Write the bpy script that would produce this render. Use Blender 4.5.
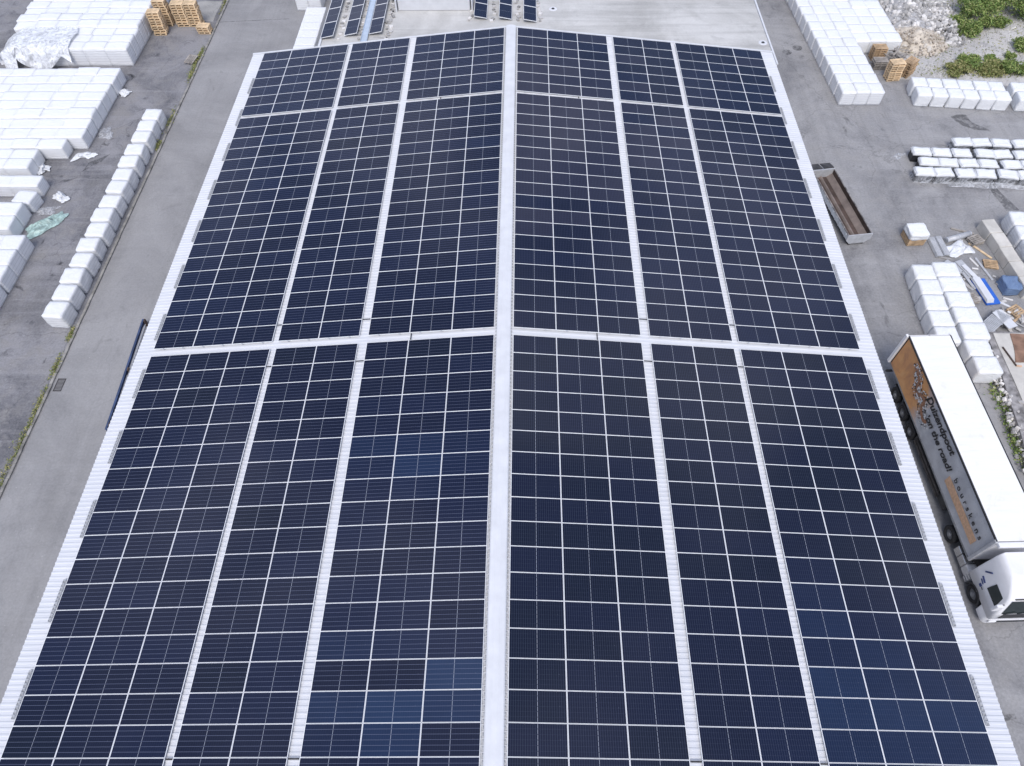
import bpy, bmesh, math, random
from mathutils import Matrix, Vector, Euler, noise
R = math.radians
scene = bpy.context.scene
for o in list(bpy.data.objects):
    bpy.data.objects.remove(o, do_unlink=True)
COL = scene.collection

# ------------------------------------------------------------------ camera
cam_data = bpy.data.cameras.new('camera')
cam = bpy.data.objects.new('camera', cam_data)
COL.objects.link(cam)
cam.matrix_world = (Matrix.Translation((1.0858, -47.2344, 36.6118)) @ Matrix.Rotation(0.020517, 4, 'Z')
                    @ Matrix.Rotation(0.589276, 4, 'X') @ Matrix.Rotation(-0.016075, 4, 'Z'))
cam_data.sensor_width = 36.0
cam_data.lens = 690.0 / 1024.0 * 36.0
cam_data.shift_x = -6.375 / 1024.0
cam_data.clip_end = 3000
scene.camera = cam

# ------------------------------------------------------------------ sky, sun, exposure
SUN_EL, SUN_ROT = R(56), R(186)
CLOUD_X, CLOUD_Y = 0.35, 0.2
w = bpy.data.worlds.new('World'); scene.world = w; w.use_nodes = True
nt = w.node_tree; nt.nodes.clear()
out = nt.nodes.new('ShaderNodeOutputWorld'); bg = nt.nodes.new('ShaderNodeBackground')
sky = nt.nodes.new('ShaderNodeTexSky'); sky.sky_type = 'NISHITA'; sky.sun_disc = False
sky.sun_elevation = SUN_EL; sky.sun_rotation = SUN_ROT
sky.air_density = 1.0; sky.dust_density = 2.0; sky.ozone_density = 1.0
bg.inputs['Strength'].default_value = 0.11
tcw = nt.nodes.new('ShaderNodeTexCoord')
cn = nt.nodes.new('ShaderNodeTexNoise'); cn.inputs['Scale'].default_value = 3.1; cn.inputs['Detail'].default_value = 5; cn.inputs['Roughness'].default_value = 0.55
cn.inputs['Distortion'].default_value = 0.4
cmap = nt.nodes.new('ShaderNodeMapping'); cmap.inputs['Scale'].default_value = (1, 1, 1.5); cmap.inputs['Location'].default_value = (CLOUD_X, CLOUD_Y, 0.3)
nt.links.new(tcw.outputs['Generated'], cmap.inputs[0]); nt.links.new(cmap.outputs[0], cn.inputs['Vector'])
cr = nt.nodes.new('ShaderNodeValToRGB'); cr.color_ramp.elements[0].position = 0.44; cr.color_ramp.elements[1].position = 0.66
nt.links.new(cn.outputs[0], cr.inputs[0])
cm = nt.nodes.new('ShaderNodeMix'); cm.data_type = 'RGBA'; nt.links.new(cr.outputs[0], cm.inputs[0])
nt.links.new(sky.outputs[0], cm.inputs[6]); cm.inputs[7].default_value = (6.6, 7.0, 9.0, 1)
nt.links.new(cm.outputs[2], bg.inputs['Color']); nt.links.new(bg.outputs[0], out.inputs['Surface'])
sd = bpy.data.lights.new('sun', 'SUN'); sd.energy = 1.5; sd.angle = R(28); sd.color = (1.0, 0.965, 0.91)
sun = bpy.data.objects.new('sun', sd); COL.objects.link(sun)
sdir = Vector((math.sin(SUN_ROT) * math.cos(SUN_EL), math.cos(SUN_ROT) * math.cos(SUN_EL), math.sin(SUN_EL)))
sun.rotation_euler = sdir.to_track_quat('Z', 'Y').to_euler()
vs = scene.view_settings
vs.view_transform = 'Standard'; vs.look = 'None'; vs.gamma = 1.0; vs.use_curve_mapping = False
vs.exposure = 0.52

# ------------------------------------------------------------------ materials
MATS = {}
def new_mat(name):
    m = bpy.data.materials.new(name); m.use_nodes = True
    MATS[name] = m
    nt = m.node_tree
    return m, nt, nt.nodes['Principled BSDF']
def N(nt, typ, **kw):
    n = nt.nodes.new(typ)
    for k, v in kw.items():
        if k.startswith('i_'):
            n.inputs[k[2:].replace('_', ' ')].default_value = v
        else:
            setattr(n, k, v)
    return n
def ramp(nt, fac, stops):
    r = nt.nodes.new('ShaderNodeValToRGB')
    els = r.color_ramp.elements
    while len(els) < len(stops): els.new(0.5)
    for e, (p, c) in zip(els, stops):
        e.position = p; e.color = (c[0], c[1], c[2], 1) if not isinstance(c, (int, float)) else (c, c, c, 1)
    nt.links.new(fac, r.inputs[0])
    return r.outputs[0]
def mixc(nt, fac, a, b, mode='MIX'):
    m = nt.nodes.new('ShaderNodeMix'); m.data_type = 'RGBA'; m.blend_type = mode
    for sock, v in ((m.inputs[0], fac), (m.inputs[6], a), (m.inputs[7], b)):
        if hasattr(v, 'is_linked'): nt.links.new(v, sock)
        elif isinstance(v, (int, float)): sock.default_value = v
        else: sock.default_value = (v[0], v[1], v[2], 1)
    return m.outputs[2]
def math_n(nt, op, a, b=0.0, c=0.0):
    m = nt.nodes.new('ShaderNodeMath'); m.operation = op
    for i, v in enumerate((a, b, c)):
        if hasattr(v, 'is_linked'): nt.links.new(v, m.inputs[i])
        else: m.inputs[i].default_value = v
    return m.outputs[0]
def coords(nt, kind='Object', scale=None):
    t = nt.nodes.new('ShaderNodeTexCoord').outputs[kind]
    if scale is None: return t
    mp = nt.nodes.new('ShaderNodeMapping'); mp.inputs['Scale'].default_value = scale
    nt.links.new(t, mp.inputs[0]); return mp.outputs[0]
def noise_n(nt, vec, scale, detail=4, rough=0.55, dist=0.0):
    n = nt.nodes.new('ShaderNodeTexNoise'); n.inputs['Scale'].default_value = scale
    n.inputs['Detail'].default_value = detail; n.inputs['Roughness'].default_value = rough
    n.inputs['Distortion'].default_value = dist
    nt.links.new(vec, n.inputs['Vector']); return n.outputs[0]
def bump(nt, b, height, strength, dist=0.02):
    n = nt.nodes.new('ShaderNodeBump'); n.inputs['Strength'].default_value = strength
    n.inputs['Distance'].default_value = dist
    nt.links.new(height, n.inputs['Height']); nt.links.new(n.outputs[0], b.inputs['Normal'])

def simple(name, col, rough=0.6, metal=0.0, var=0.15, scale=3.0, bmp=0.0, kind='Object'):
    m, nt, b = new_mat(name)
    v = coords(nt, kind)
    f = noise_n(nt, v, scale, 5)
    lo = tuple(c * (1 - var) for c in col); hi = tuple(min(1, c * (1 + var)) for c in col)
    nt.links.new(ramp(nt, f, [(0.3, lo), (0.7, hi)]), b.inputs['Base Color'])
    b.inputs['Roughness'].default_value = rough; b.inputs['Metallic'].default_value = metal
    if bmp: bump(nt, b, noise_n(nt, v, scale * 4, 4), bmp)
    return m

def ground_mat(name, dark, light, warm, streak=None, tyre=0.25, grain=0.16, blot=1.0, crack=0.5):
    m, nt, b = new_mat(name)
    v = coords(nt)
    big = noise_n(nt, v, 0.13, 8, 0.66, 0.9)
    mid = noise_n(nt, v, 0.75, 8, 0.70, 0.5)
    fine = noise_n(nt, v, 7.0, 4, 0.75)
    st = noise_n(nt, coords(nt, 'Object', streak or (0.9, 0.05, 1)), 1.0, 6, 0.66, 0.25)
    st2 = noise_n(nt, coords(nt, 'Object', (0.06, 1.0, 1)), 1.3, 5, 0.66, 0.5)
    dk = tuple(c * 0.55 for c in dark)
    base = ramp(nt, big, [(0.38, dark), (0.60, light)])
    base = mixc(nt, math_n(nt, 'MULTIPLY', ramp(nt, mid, [(0.46, 0), (0.68, 1)]), 0.6 * blot), base, warm)
    base = mixc(nt, math_n(nt, 'MULTIPLY', ramp(nt, mid, [(0.30, 1), (0.43, 0)]), 0.55 * blot), base, dk)
    base = mixc(nt, math_n(nt, 'MULTIPLY', ramp(nt, st, [(0.50, 0), (0.66, 1)]), tyre), base, dk)
    base = mixc(nt, math_n(nt, 'MULTIPLY', ramp(nt, st2, [(0.52, 0), (0.68, 1)]), tyre * 0.7), base, tuple(min(.8, c * 1.3) for c in light))
    base = mixc(nt, grain, base, ramp(nt, fine, [(0.32, (0.05, 0.05, 0.055)), (0.68, (0.55, 0.55, 0.56))]))
    spot = noise_n(nt, v, 0.45, 5, 0.6, 1.2)
    base = mixc(nt, ramp(nt, spot, [(0.64, 0), (0.74, 0.6 * blot)]), base, tuple(c * 0.4 for c in dark))
    vo = nt.nodes.new('ShaderNodeTexVoronoi'); vo.feature = 'DISTANCE_TO_EDGE'; vo.inputs['Scale'].default_value = 0.16
    wob = nt.nodes.new('ShaderNodeVectorMath'); wob.operation = 'ADD'
    nn = nt.nodes.new('ShaderNodeTexNoise'); nn.inputs['Scale'].default_value = 0.7; nn.inputs['Detail'].default_value = 4
    sc_ = nt.nodes.new('ShaderNodeVectorMath'); sc_.operation = 'SCALE'; sc_.inputs['Scale'].default_value = 1.6
    nt.links.new(v, nn.inputs['Vector']); nt.links.new(nn.outputs[1], sc_.inputs[0]); nt.links.new(v, wob.inputs[0]); nt.links.new(sc_.outputs[0], wob.inputs[1])
    nt.links.new(wob.outputs[0], vo.inputs['Vector'])
    base = mixc(nt, math_n(nt, 'MULTIPLY', math_n(nt, 'LESS_THAN', vo.outputs[0], 0.0042), crack * 0.6), base, dk)
    vs2 = nt.nodes.new('ShaderNodeTexVoronoi'); vs2.inputs['Scale'].default_value = 1.1; nt.links.new(v, vs2.inputs['Vector'])
    base = mixc(nt, math_n(nt, 'MULTIPLY', math_n(nt, 'LESS_THAN', vs2.outputs[0], 0.05), 0.22), base, (0.55, 0.54, 0.52))
    nt.links.new(base, b.inputs['Base Color'])
    b.inputs['Roughness'].default_value = 0.9; b.inputs['Specular IOR Level'].default_value = 0.25
    bump(nt, b, fine, 0.25, 0.01)
    return m

ground_mat('yard_asphalt', (0.190, 0.189, 0.197), (0.330, 0.327, 0.332), (0.30, 0.290, 0.282))
ground_mat('storage_asphalt', (0.105, 0.105, 0.119), (0.250, 0.247, 0.262), (0.235, 0.226, 0.222), streak=(0.35, 0.16, 1), tyre=0.5, blot=1.6)
ground_mat('road_concrete', (0.235, 0.233, 0.238), (0.312, 0.308, 0.312), (0.298, 0.290, 0.282), tyre=0.2, blot=0.5, crack=0.2, grain=0.10)
ground_mat('concrete_pad', (0.30, 0.295, 0.285), (0.42, 0.41, 0.40), (0.36, 0.34, 0.31))
ground_mat('roof_screed', (0.42, 0.415, 0.40), (0.60, 0.595, 0.58), (0.48, 0.47, 0.445), streak=(0.05, 0.9, 1), tyre=0.36, grain=0.1, blot=0.6, crack=0.0)
ground_mat('gravel_soil', (0.42, 0.405, 0.385), (0.72, 0.70, 0.67), (0.58, 0.53, 0.47), grain=0.4)
ground_mat('wet_stain', (0.085, 0.085, 0.09), (0.15, 0.15, 0.155), (0.12, 0.12, 0.12))
m = MATS['wet_stain']; nt = m.node_tree
nt.links.new(ramp(nt, noise_n(nt, coords(nt), 1.6, 5, 0.7, 0.6), [(0.38, 0.0), (0.62, 0.85)]), nt.nodes['Principled BSDF'].inputs['Alpha'])
simple('kerb_concrete', (0.25, 0.24, 0.225), 0.9, var=0.5, scale=1.3, bmp=0.2)
simple('pale_concrete', (0.55, 0.53, 0.49), 0.85, var=0.18, scale=0.9, bmp=0.25)
simple('rough_concrete', (0.27, 0.26, 0.26), 0.95, var=0.6, scale=2.2, bmp=0.6)
simple('wall_cladding', (0.62, 0.63, 0.65), 0.5, var=0.06)
simple('white_trim', (0.635, 0.645, 0.67), 0.45, var=0.07, scale=1.6)
simple('galvanised', (0.62, 0.63, 0.65), 0.4, 0.6, var=0.15, scale=5)
simple('frame_alloy', (0.86, 0.87, 0.89), 0.42, 0.0, var=0.06, scale=2)
simple('black_rubber', (0.018, 0.018, 0.02), 0.75, var=0.3)
simple('black_plastic', (0.022, 0.023, 0.027), 0.45, var=0.4)
simple('dark_steel', (0.06, 0.055, 0.055), 0.6, 0.3, var=0.5, scale=2)
simple('blue_steel', (0.045, 0.07, 0.15), 0.5, 0.2, var=0.4, scale=1.5)
simple('rust_pale', (0.20, 0.165, 0.15), 0.8, 0.1, var=0.35, scale=1.4, bmp=0.2)
simple('rust', (0.075, 0.052, 0.044), 0.85, 0.1, var=0.55, scale=1.4, bmp=0.3)
simple('rust_soil', (0.25, 0.15, 0.105), 0.95, var=0.4, scale=1.6, bmp=0.3)
simple('container_paint', (0.50, 0.53, 0.57), 0.55, var=0.2, scale=2)
simple('new_wood', (0.66, 0.50, 0.32), 0.8, var=0.3, scale=2.5, bmp=0.2)
simple('brown_wood', (0.44, 0.31, 0.19), 0.85, var=0.35, scale=2.5, bmp=0.2)
simple('grey_wood', (0.30, 0.275, 0.25), 0.9, var=0.35, scale=2.5, bmp=0.2)
simple('grey_sheet', (0.47, 0.48, 0.50), 0.5, 0.15, var=0.15, scale=3)
simple('blue_sheet', (0.02, 0.12, 0.52), 0.4, var=0.15)
simple('truck_white', (0.80, 0.80, 0.82), 0.28, var=0.03)
m, nt, b = new_mat('roof_tarp')
v = coords(nt)
f1 = noise_n(nt, v, 0.9, 5, 0.6, 0.4); f2 = noise_n(nt, coords(nt, 'Object', (0.6, 5, 1)), 0.8, 4, 0.6)
c_ = mixc(nt, ramp(nt, f1, [(0.60, 0), (0.74, 0.55)]), (0.82, 0.82, 0.81), (0.62, 0.59, 0.53))
c_ = mixc(nt, ramp(nt, f2, [(0.56, 0), (0.70, 0.25)]), c_, (0.66, 0.66, 0.66))
nt.links.new(c_, b.inputs['Base Color']); b.inputs['Roughness'].default_value = 0.5
bump(nt, b, noise_n(nt, coords(nt, 'Object', (0.3, 2.2, 1)), 1.0, 3), 0.35, 0.08)
simple('chrome', (0.62, 0.63, 0.65), 0.22, 0.9, var=0.1)
simple('grey_plastic', (0.22, 0.225, 0.235), 0.6, var=0.2)
simple('lettering_ink', (0.018, 0.018, 0.020), 0.6, var=0.2)
simple('orange_ink', (0.60, 0.38, 0.24), 0.6, var=0.2, scale=6)
simple('brown_ink', (0.28, 0.14, 0.08), 0.6, var=0.5, scale=9)
simple('white_ink', (0.66, 0.66, 0.66), 0.6, var=0.1)
simple('blue_ink', (0.03, 0.05, 0.16), 0.5, var=0.1)
simple('lamp_lens', (0.75, 0.76, 0.78), 0.1, var=0.1)
m, nt, b = new_mat('cab_glass')
b.inputs['Base Color'].default_value = (0.012, 0.022, 0.024, 1); b.inputs['Roughness'].default_value = 0.06

# metal roofing, stained a little towards the laps
m, nt, b = new_mat('roof_sheet')
v = coords(nt)
f1 = noise_n(nt, coords(nt, 'Object', (0.25, 2.2, 1)), 1.0, 5, 0.6)
f2 = noise_n(nt, v, 0.35, 4)
c1 = ramp(nt, f1, [(0.3, (0.585, 0.60, 0.635)), (0.65, (0.655, 0.665, 0.695))])
nt.links.new(mixc(nt, math_n(nt, 'MULTIPLY', ramp(nt, f2, [(0.5, 0), (0.75, 1)]), 0.3), c1, (0.57, 0.575, 0.585)), b.inputs['Base Color'])
b.inputs['Roughness'].default_value = 0.45

# stretch-wrapped goods: film over layered boards
def wrap_mat(name, tint, layers=True, pitch=0.14):
    m, nt, b = new_mat(name)
    v = coords(nt)
    sep = nt.nodes.new('ShaderNodeSeparateXYZ'); nt.links.new(v, sep.inputs[0])
    lay = math_n(nt, 'PINGPONG', math_n(nt, 'DIVIDE', sep.outputs[2], pitch), 0.5)
    line = math_n(nt, 'LESS_THAN', lay, 0.10)
    geo = nt.nodes.new('ShaderNodeNewGeometry')
    sn = nt.nodes.new('ShaderNodeSeparateXYZ'); nt.links.new(geo.outputs['Normal'], sn.inputs[0])
    side = math_n(nt, 'LESS_THAN', math_n(nt, 'ABSOLUTE', sn.outputs[2]), 0.6)
    wr = noise_n(nt, coords(nt, 'Object', (1.5, 1.5, 6)), 2.2, 5, 0.6, 1.2)
    col = ramp(nt, wr, [(0.3, tuple(c * 0.93 for c in tint)), (0.62, tint)])
    oi = nt.nodes.new('ShaderNodeObjectInfo')
    col = mixc(nt, math_n(nt, 'MULTIPLY', oi.outputs['Random'], 0.22), col, (0.72, 0.735, 0.77))
    if layers:
        col = mixc(nt, math_n(nt, 'MULTIPLY', math_n(nt, 'MULTIPLY', line, side), 0.45), col, tuple(c * 0.62 for c in tint))
    dirt = noise_n(nt, v, 1.1, 4, 0.6, 0.5)
    col = mixc(nt, ramp(nt, dirt, [(0.62, 0), (0.85, 0.5)]), col, (0.60, 0.59, 0.57))
    nt.links.new(col, b.inputs['Base Color'])
    b.inputs['Roughness'].default_value = 0.34
    fw = noise_n(nt, coords(nt, 'Object', (2.0, 2.0, 1.0)), 7.0, 4, 0.7, 2.0)
    bump(nt, b, math_n(nt, 'ADD', wr, math_n(nt, 'MULTIPLY', fw, 0.5)), 0.9, 0.06)
    return m
wrap_mat('white_film', (0.86, 0.87, 0.89))
wrap_mat('white_cover', (0.87, 0.88, 0.89), False)
wrap_mat('layered_film', (0.84, 0.85, 0.87), True, 0.20)
wrap_mat('blue_film', (0.14, 0.22, 0.38), True, 0.3)
# thin loose plastic sheet
def film_mat(name, col, alpha):
    m, nt, b = new_mat(name)
    v = coords(nt)
    f = noise_n(nt, v, 1.7, 6, 0.62, 1.5)
    nt.links.new(ramp(nt, f, [(0.35, tuple(c * 0.75 for c in col)), (0.65, col)]), b.inputs['Base Color'])
    nt.links.new(ramp(nt, f, [(0.35, alpha - 0.2), (0.6, alpha + 0.2)]), b.inputs['Alpha'])
    b.inputs['Roughness'].default_value = 0.25
    bump(nt, b, f, 0.8, 0.08)
film_mat('clear_film', (0.78, 0.80, 0.84), 0.34)
film_mat('milky_film', (0.84, 0.86, 0.90), 0.85)
film_mat('teal_film', (0.48, 0.66, 0.62), 0.72)
film_mat('scrap_film', (0.82, 0.84, 0.87), 1.2)

# leaves
def leaf_mat(name, stops):
    m, nt, b = new_mat(name)
    geo = nt.nodes.new('ShaderNodeNewGeometry')
    nt.links.new(ramp(nt, geo.outputs['Random Per Island'], stops), b.inputs['Base Color'])
    b.inputs['Roughness'].default_value = 0.7
leaf_mat('leaf_green', [(0.0, (0.07, 0.12, 0.028)), (0.4, (0.15, 0.23, 0.055)), (0.75, (0.26, 0.33, 0.09)), (1.0, (0.38, 0.38, 0.17))])
leaf_mat('leaf_dry', [(0.0, (0.11, 0.15, 0.04)), (0.5, (0.22, 0.24, 0.08)), (1.0, (0.38, 0.34, 0.16))])
leaf_mat('stone_mix', [(0.0, (0.24, 0.235, 0.23)), (0.4, (0.42, 0.41, 0.40)), (0.75, (0.58, 0.56, 0.54)), (1.0, (0.78, 0.76, 0.74))])
leaf_mat('sand_stone', [(0.0, (0.32, 0.27, 0.22)), (0.6, (0.47, 0.42, 0.36)), (1.0, (0.60, 0.56, 0.50))])

# photovoltaic glass: half-cut cells with gaps, fingers and a centre joint, cell colours with sky reflection painted in
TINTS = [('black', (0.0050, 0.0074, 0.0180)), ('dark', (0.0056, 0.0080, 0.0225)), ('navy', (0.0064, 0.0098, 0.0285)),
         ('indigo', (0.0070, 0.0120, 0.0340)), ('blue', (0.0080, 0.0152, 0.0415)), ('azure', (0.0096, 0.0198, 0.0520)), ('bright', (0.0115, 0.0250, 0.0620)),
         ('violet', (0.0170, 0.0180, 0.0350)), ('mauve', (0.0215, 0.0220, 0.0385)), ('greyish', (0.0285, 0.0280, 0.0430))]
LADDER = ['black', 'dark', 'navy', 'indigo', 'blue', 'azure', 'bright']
def pv_mat(name, col, along, across):
    m, nt, b = new_mat(name)
    uv = nt.nodes.new('ShaderNodeUVMap'); uv.uv_map = 'UVMap'
    sep = nt.nodes.new('ShaderNodeSeparateXYZ'); nt.links.new(uv.outputs[0], sep.inputs[0])
    u, vv = sep.outputs[0], sep.outputs[1]
    def lines(val, count, half):
        p = math_n(nt, 'PINGPONG', math_n(nt, 'MULTIPLY', val, count), 0.5)
        return math_n(nt, 'LESS_THAN', p, half)
    row = lines(vv, 6, 0.032)
    fing = lines(u, 24, 0.11)
    bus = lines(vv, 60, 0.16)
    ctr = math_n(nt, 'LESS_THAN', math_n(nt, 'ABSOLUTE', math_n(nt, 'SUBTRACT', u, 0.5)), 0.0042)
    dash = math_n(nt, 'GREATER_THAN', math_n(nt, 'PINGPONG', math_n(nt, 'MULTIPLY', vv, 6), 0.5), 0.07)
    geo = coords(nt)
    oi = nt.nodes.new('ShaderNodeObjectInfo')
    n1 = noise_n(nt, geo, 0.9, 3)
    cell = mixc(nt, ramp(nt, n1, [(0.35, 0), (0.7, 0.35)]), col, tuple(c * 1.45 for c in col))
    cell = mixc(nt, math_n(nt, 'MULTIPLY', oi.outputs['Random'], 0.5), cell, tuple(c * 1.3 for c in col))
    cell = mixc(nt, math_n(nt, 'MULTIPLY', bus, 0.10), cell, (0.10, 0.12, 0.17))
    cell = mixc(nt, math_n(nt, 'MULTIPLY', fing, across), cell, (0.085, 0.105, 0.16))
    cell = mixc(nt, math_n(nt, 'MULTIPLY', row, along), cell, (0.15, 0.17, 0.25))
    cell = mixc(nt, math_n(nt, 'MULTIPLY', math_n(nt, 'MULTIPLY', ctr, dash), 0.62), cell, (0.42, 0.45, 0.52))
    spk = noise_n(nt, geo, 7.0, 2, 0.5, 0.6)
    cell = mixc(nt, ramp(nt, spk, [(0.735, 0), (0.80, 0.22)]), cell, (0.26, 0.28, 0.33))
    nt.links.new(cell, b.inputs['Base Color'])
    b.inputs['Roughness'].default_value = 0.10; b.inputs['IOR'].default_value = 1.34
    return m
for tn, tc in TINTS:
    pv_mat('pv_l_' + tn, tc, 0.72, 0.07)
    pv_mat('pv_r_' + tn, tc, 0.10, 0.24)  # line strength set per slope, painting in the directional glint of the cells

# printed curtain side of the trailer: orange fading to grey, speckled
m, nt, b = new_mat('printed_curtain')
v = coords(nt)
sep = nt.nodes.new('ShaderNodeSeparateXYZ'); nt.links.new(v, sep.inputs[0])
nz = noise_n(nt, v, 0.9, 5, 0.6, 0.6)
edge = math_n(nt, 'ADD', sep.outputs[1], math_n(nt, 'MULTIPLY', nz, 2.6))
fac = ramp(nt, math_n(nt, 'MULTIPLY_ADD', edge, 0.25, 1.02), [(0.22, 0), (0.50, 1)])
spk = noise_n(nt, v, 7.0, 2, 0.5)
grey = mixc(nt, ramp(nt, spk, [(0.6, 0), (0.72, 0.5)]), ramp(nt, nz, [(0.3, (0.40, 0.41, 0.43)), (0.7, (0.54, 0.55, 0.57))]), (0.34, 0.34, 0.36))
orng = ramp(nt, nz, [(0.3, (0.46, 0.22, 0.11)), (0.55, (0.66, 0.33, 0.13)), (0.75, (0.72, 0.41, 0.19))])
nt.links.new(mixc(nt, fac, grey, orng), b.inputs['Base Color'])
b.inputs['Roughness'].default_value = 0.55
wv = noise_n(nt, coords(nt, 'Object', (1, 1.6, 0.15)), 1.0, 3); bump(nt, b, wv, 0.3, 0.08)

# ------------------------------------------------------------------ mesh helpers
def bm_box(bm, c, s, rot=None, mi=0):
    mtx = Matrix.Translation(c)
    if rot is not None: mtx = mtx @ (rot.to_matrix().to_4x4() if isinstance(rot, Euler) else Matrix.Rotation(rot, 4, 'Z'))
    mtx = mtx @ Matrix.Diagonal((s[0], s[1], s[2], 1))
    r = bmesh.ops.create_cube(bm, size=1.0, matrix=mtx)
    for f in {f for v in r['verts'] for f in v.link_faces}: f.material_index = mi
    return r['verts']
def bm_bevel(bm, width, seg=2):
    bmesh.ops.bevel(bm, geom=list(bm.edges), offset=width, segments=seg, affect='EDGES', profile=0.7)
def bm_cyl(bm, a, b_, r1, r2=None, seg=16):
    a, b_ = Vector(a), Vector(b_); d = b_ - a
    mtx = Matrix.Translation((a + b_) / 2) @ d.to_track_quat('Z', 'Y').to_matrix().to_4x4()
    return bmesh.ops.create_cone(bm, cap_ends=True, segments=seg, radius1=r1, radius2=r1 if r2 is None else r2, depth=d.length, matrix=mtx)['verts']
def bm_poly(bm, pts, mi=0):
    f = bm.faces.new([bm.verts.new(p) for p in pts]); f.material_index = mi; return f
def bm_prism(bm, pts, axis_vec):
    """closed outline pts extruded by axis_vec"""
    a = [bm.verts.new(p) for p in pts]; b_ = [bm.verts.new(Vector(p) + Vector(axis_vec)) for p in pts]
    n = len(pts)
    bm.faces.new(list(reversed(a))); bm.faces.new(b_)
    for i in range(n): bm.faces.new((a[i], a[(i + 1) % n], b_[(i + 1) % n], b_[i]))
def mesh_of(name, bm, mats, smooth=False):
    bmesh.ops.recalc_face_normals(bm, faces=bm.faces)
    me = bpy.data.meshes.new(name); bm.to_mesh(me); bm.free()
    for m in (mats if isinstance(mats, (list, tuple)) else [mats]): me.materials.append(MATS[m])
    if smooth:
        for p in me.polygons: p.use_smooth = True
    return me
def put(name, me, parent=None, loc=(0, 0, 0), rot=(0, 0, 0), scale=(1, 1, 1)):
    o = bpy.data.objects.new(name, me); COL.objects.link(o)
    o.parent = parent; o.location = loc; o.rotation_euler = rot; o.scale = scale
    return o
def part(name, bm, mats, parent=None, smooth=False, **kw):
    return put(name, mesh_of(name, bm, mats, smooth), parent, **kw)
def tag(o, label, cat, group=None, kind=None):
    if label: o['label'] = label
    if cat: o['category'] = cat
    if group: o['group'] = group
    if kind: o['kind'] = kind
    return o
def thing(name, label, cat, loc=(0, 0, 0), rot=(0, 0, 0), group=None):
    return tag(put(name, None, None, loc, rot), label, cat, group)
def copy_tree(o, parent=None):
    c = o.copy(); COL.objects.link(c); c.parent = parent
    for ch in list(o.children): copy_tree(ch, c)
    return c
ORD = ['first', 'second', 'third', 'fourth', 'fifth', 'sixth', 'seventh', 'eighth', 'ninth', 'tenth', 'eleventh', 'twelfth',
       'thirteenth', 'fourteenth', 'fifteenth', 'sixteenth', 'seventeenth', 'eighteenth', 'nineteenth', 'twentieth']
def structure(name, pts, z, mat):
    bm = bmesh.new(); bm_poly(bm, [(x, y, z) for x, y in pts])
    o = part(name, bm, mat); o['kind'] = 'structure'; return o
def ragged(pts, step, amp, seed):
    """outline with wobbly edges"""
    outp = []
    for i in range(len(pts)):
        a, b_ = Vector(pts[i]), Vector(pts[(i + 1) % len(pts)])
        n = max(1, int((b_ - a).length / step))
        for k in range(n):
            p = a.lerp(b_, k / n)
            d = noise.noise_vector(Vector((p.x * 0.7, p.y * 0.7, seed))) * amp
            outp.append((p.x + d.x, p.y + d.y))
    return outp

# ------------------------------------------------------------------ ground
structure('ground', [(-700, -700), (700, -700), (700, 700), (-700, 700)], 0.0, 'yard_asphalt')
structure('storage_yard', [(-70, -60), (-29.55, -60), (-29.55, 60), (-70, 60)], 0.004, 'storage_asphalt')
structure('side_road', [(-29.2, -60), (-19.0, -60), (-19.0, 60), (-29.2, 60)], 0.004, 'road_concrete')
structure('gravel_area', ragged([(35.2, 30), (33.2, 14.2), (34.6, 10.2), (36.3, 9.9), (45.2, 8.9), (62, 7.0), (75, 30)], 0.6, 0.5, 3.1), 0.006, 'gravel_soil')
structure('concrete_patch', ragged([(-32.4, 20.2), (-29.9, 20.2), (-29.9, 24), (-32.4, 24)], 0.7, 0.15, 9.0), 0.008, 'concrete_pad')
structure('wet_patch', ragged([(37.1, -3.9), (37.65, -3.9), (38.5, -7.0), (37.5, -7.0)], 0.35, 0.16, 2.0), 0.008, 'wet_stain')
structure('wet_patch', ragged([(37.2, 4.7), (38.6, 4.9), (39.6, 2.6), (38.4, 2.9)], 0.3, 0.5, 5.0), 0.008, 'wet_stain')
structure('wet_patch', ragged([(-34.9, -1.3), (-33.2, -0.1), (-33.4, -0.9), (-35.2, -2.0)], 0.25, 0.5, 8.0), 0.008, 'wet_stain')
structure('wet_patch', ragged([(-34.7, 1.2), (-33.8, 1.9), (-33.9, 0.9)], 0.25, 0.4, 12.0), 0.008, 'wet_stain')
for cx, cy, rr in ((25.4, 14.4, 0.42), (26.5, 15.1, 0.46)):
    structure('manhole_mark', [(cx + rr * math.cos(a * 0.35), cy + rr * math.sin(a * 0.35)) for a in range(18)], 0.006, 'wet_stain')
structure('road_joint', [(-29.2, 20.05), (-22.5, 20.6), (-22.5, 20.68), (-29.2, 20.15)], 0.008, 'wet_stain')
structure('road_patch', ragged([(23.0, -42.3), (24.6, -42.1), (24.6, -41.85), (22.9, -42.0)], 0.3, 0.08, 4.0), 0.006, 'wet_stain')
bm = bmesh.new(); rng = random.Random(5)
y = -60.0
while y < 60:
    L = rng.uniform(0.9, 1.0)
    bm_box(bm, (-29.37 + rng.uniform(-.015, .015), y + L / 2, 0.05), (0.17, L - 0.02, 0.12 + rng.uniform(-.01, .01)))
    y += L
o = part('kerb', bm, 'kerb_concrete'); o['kind'] = 'structure'
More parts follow.
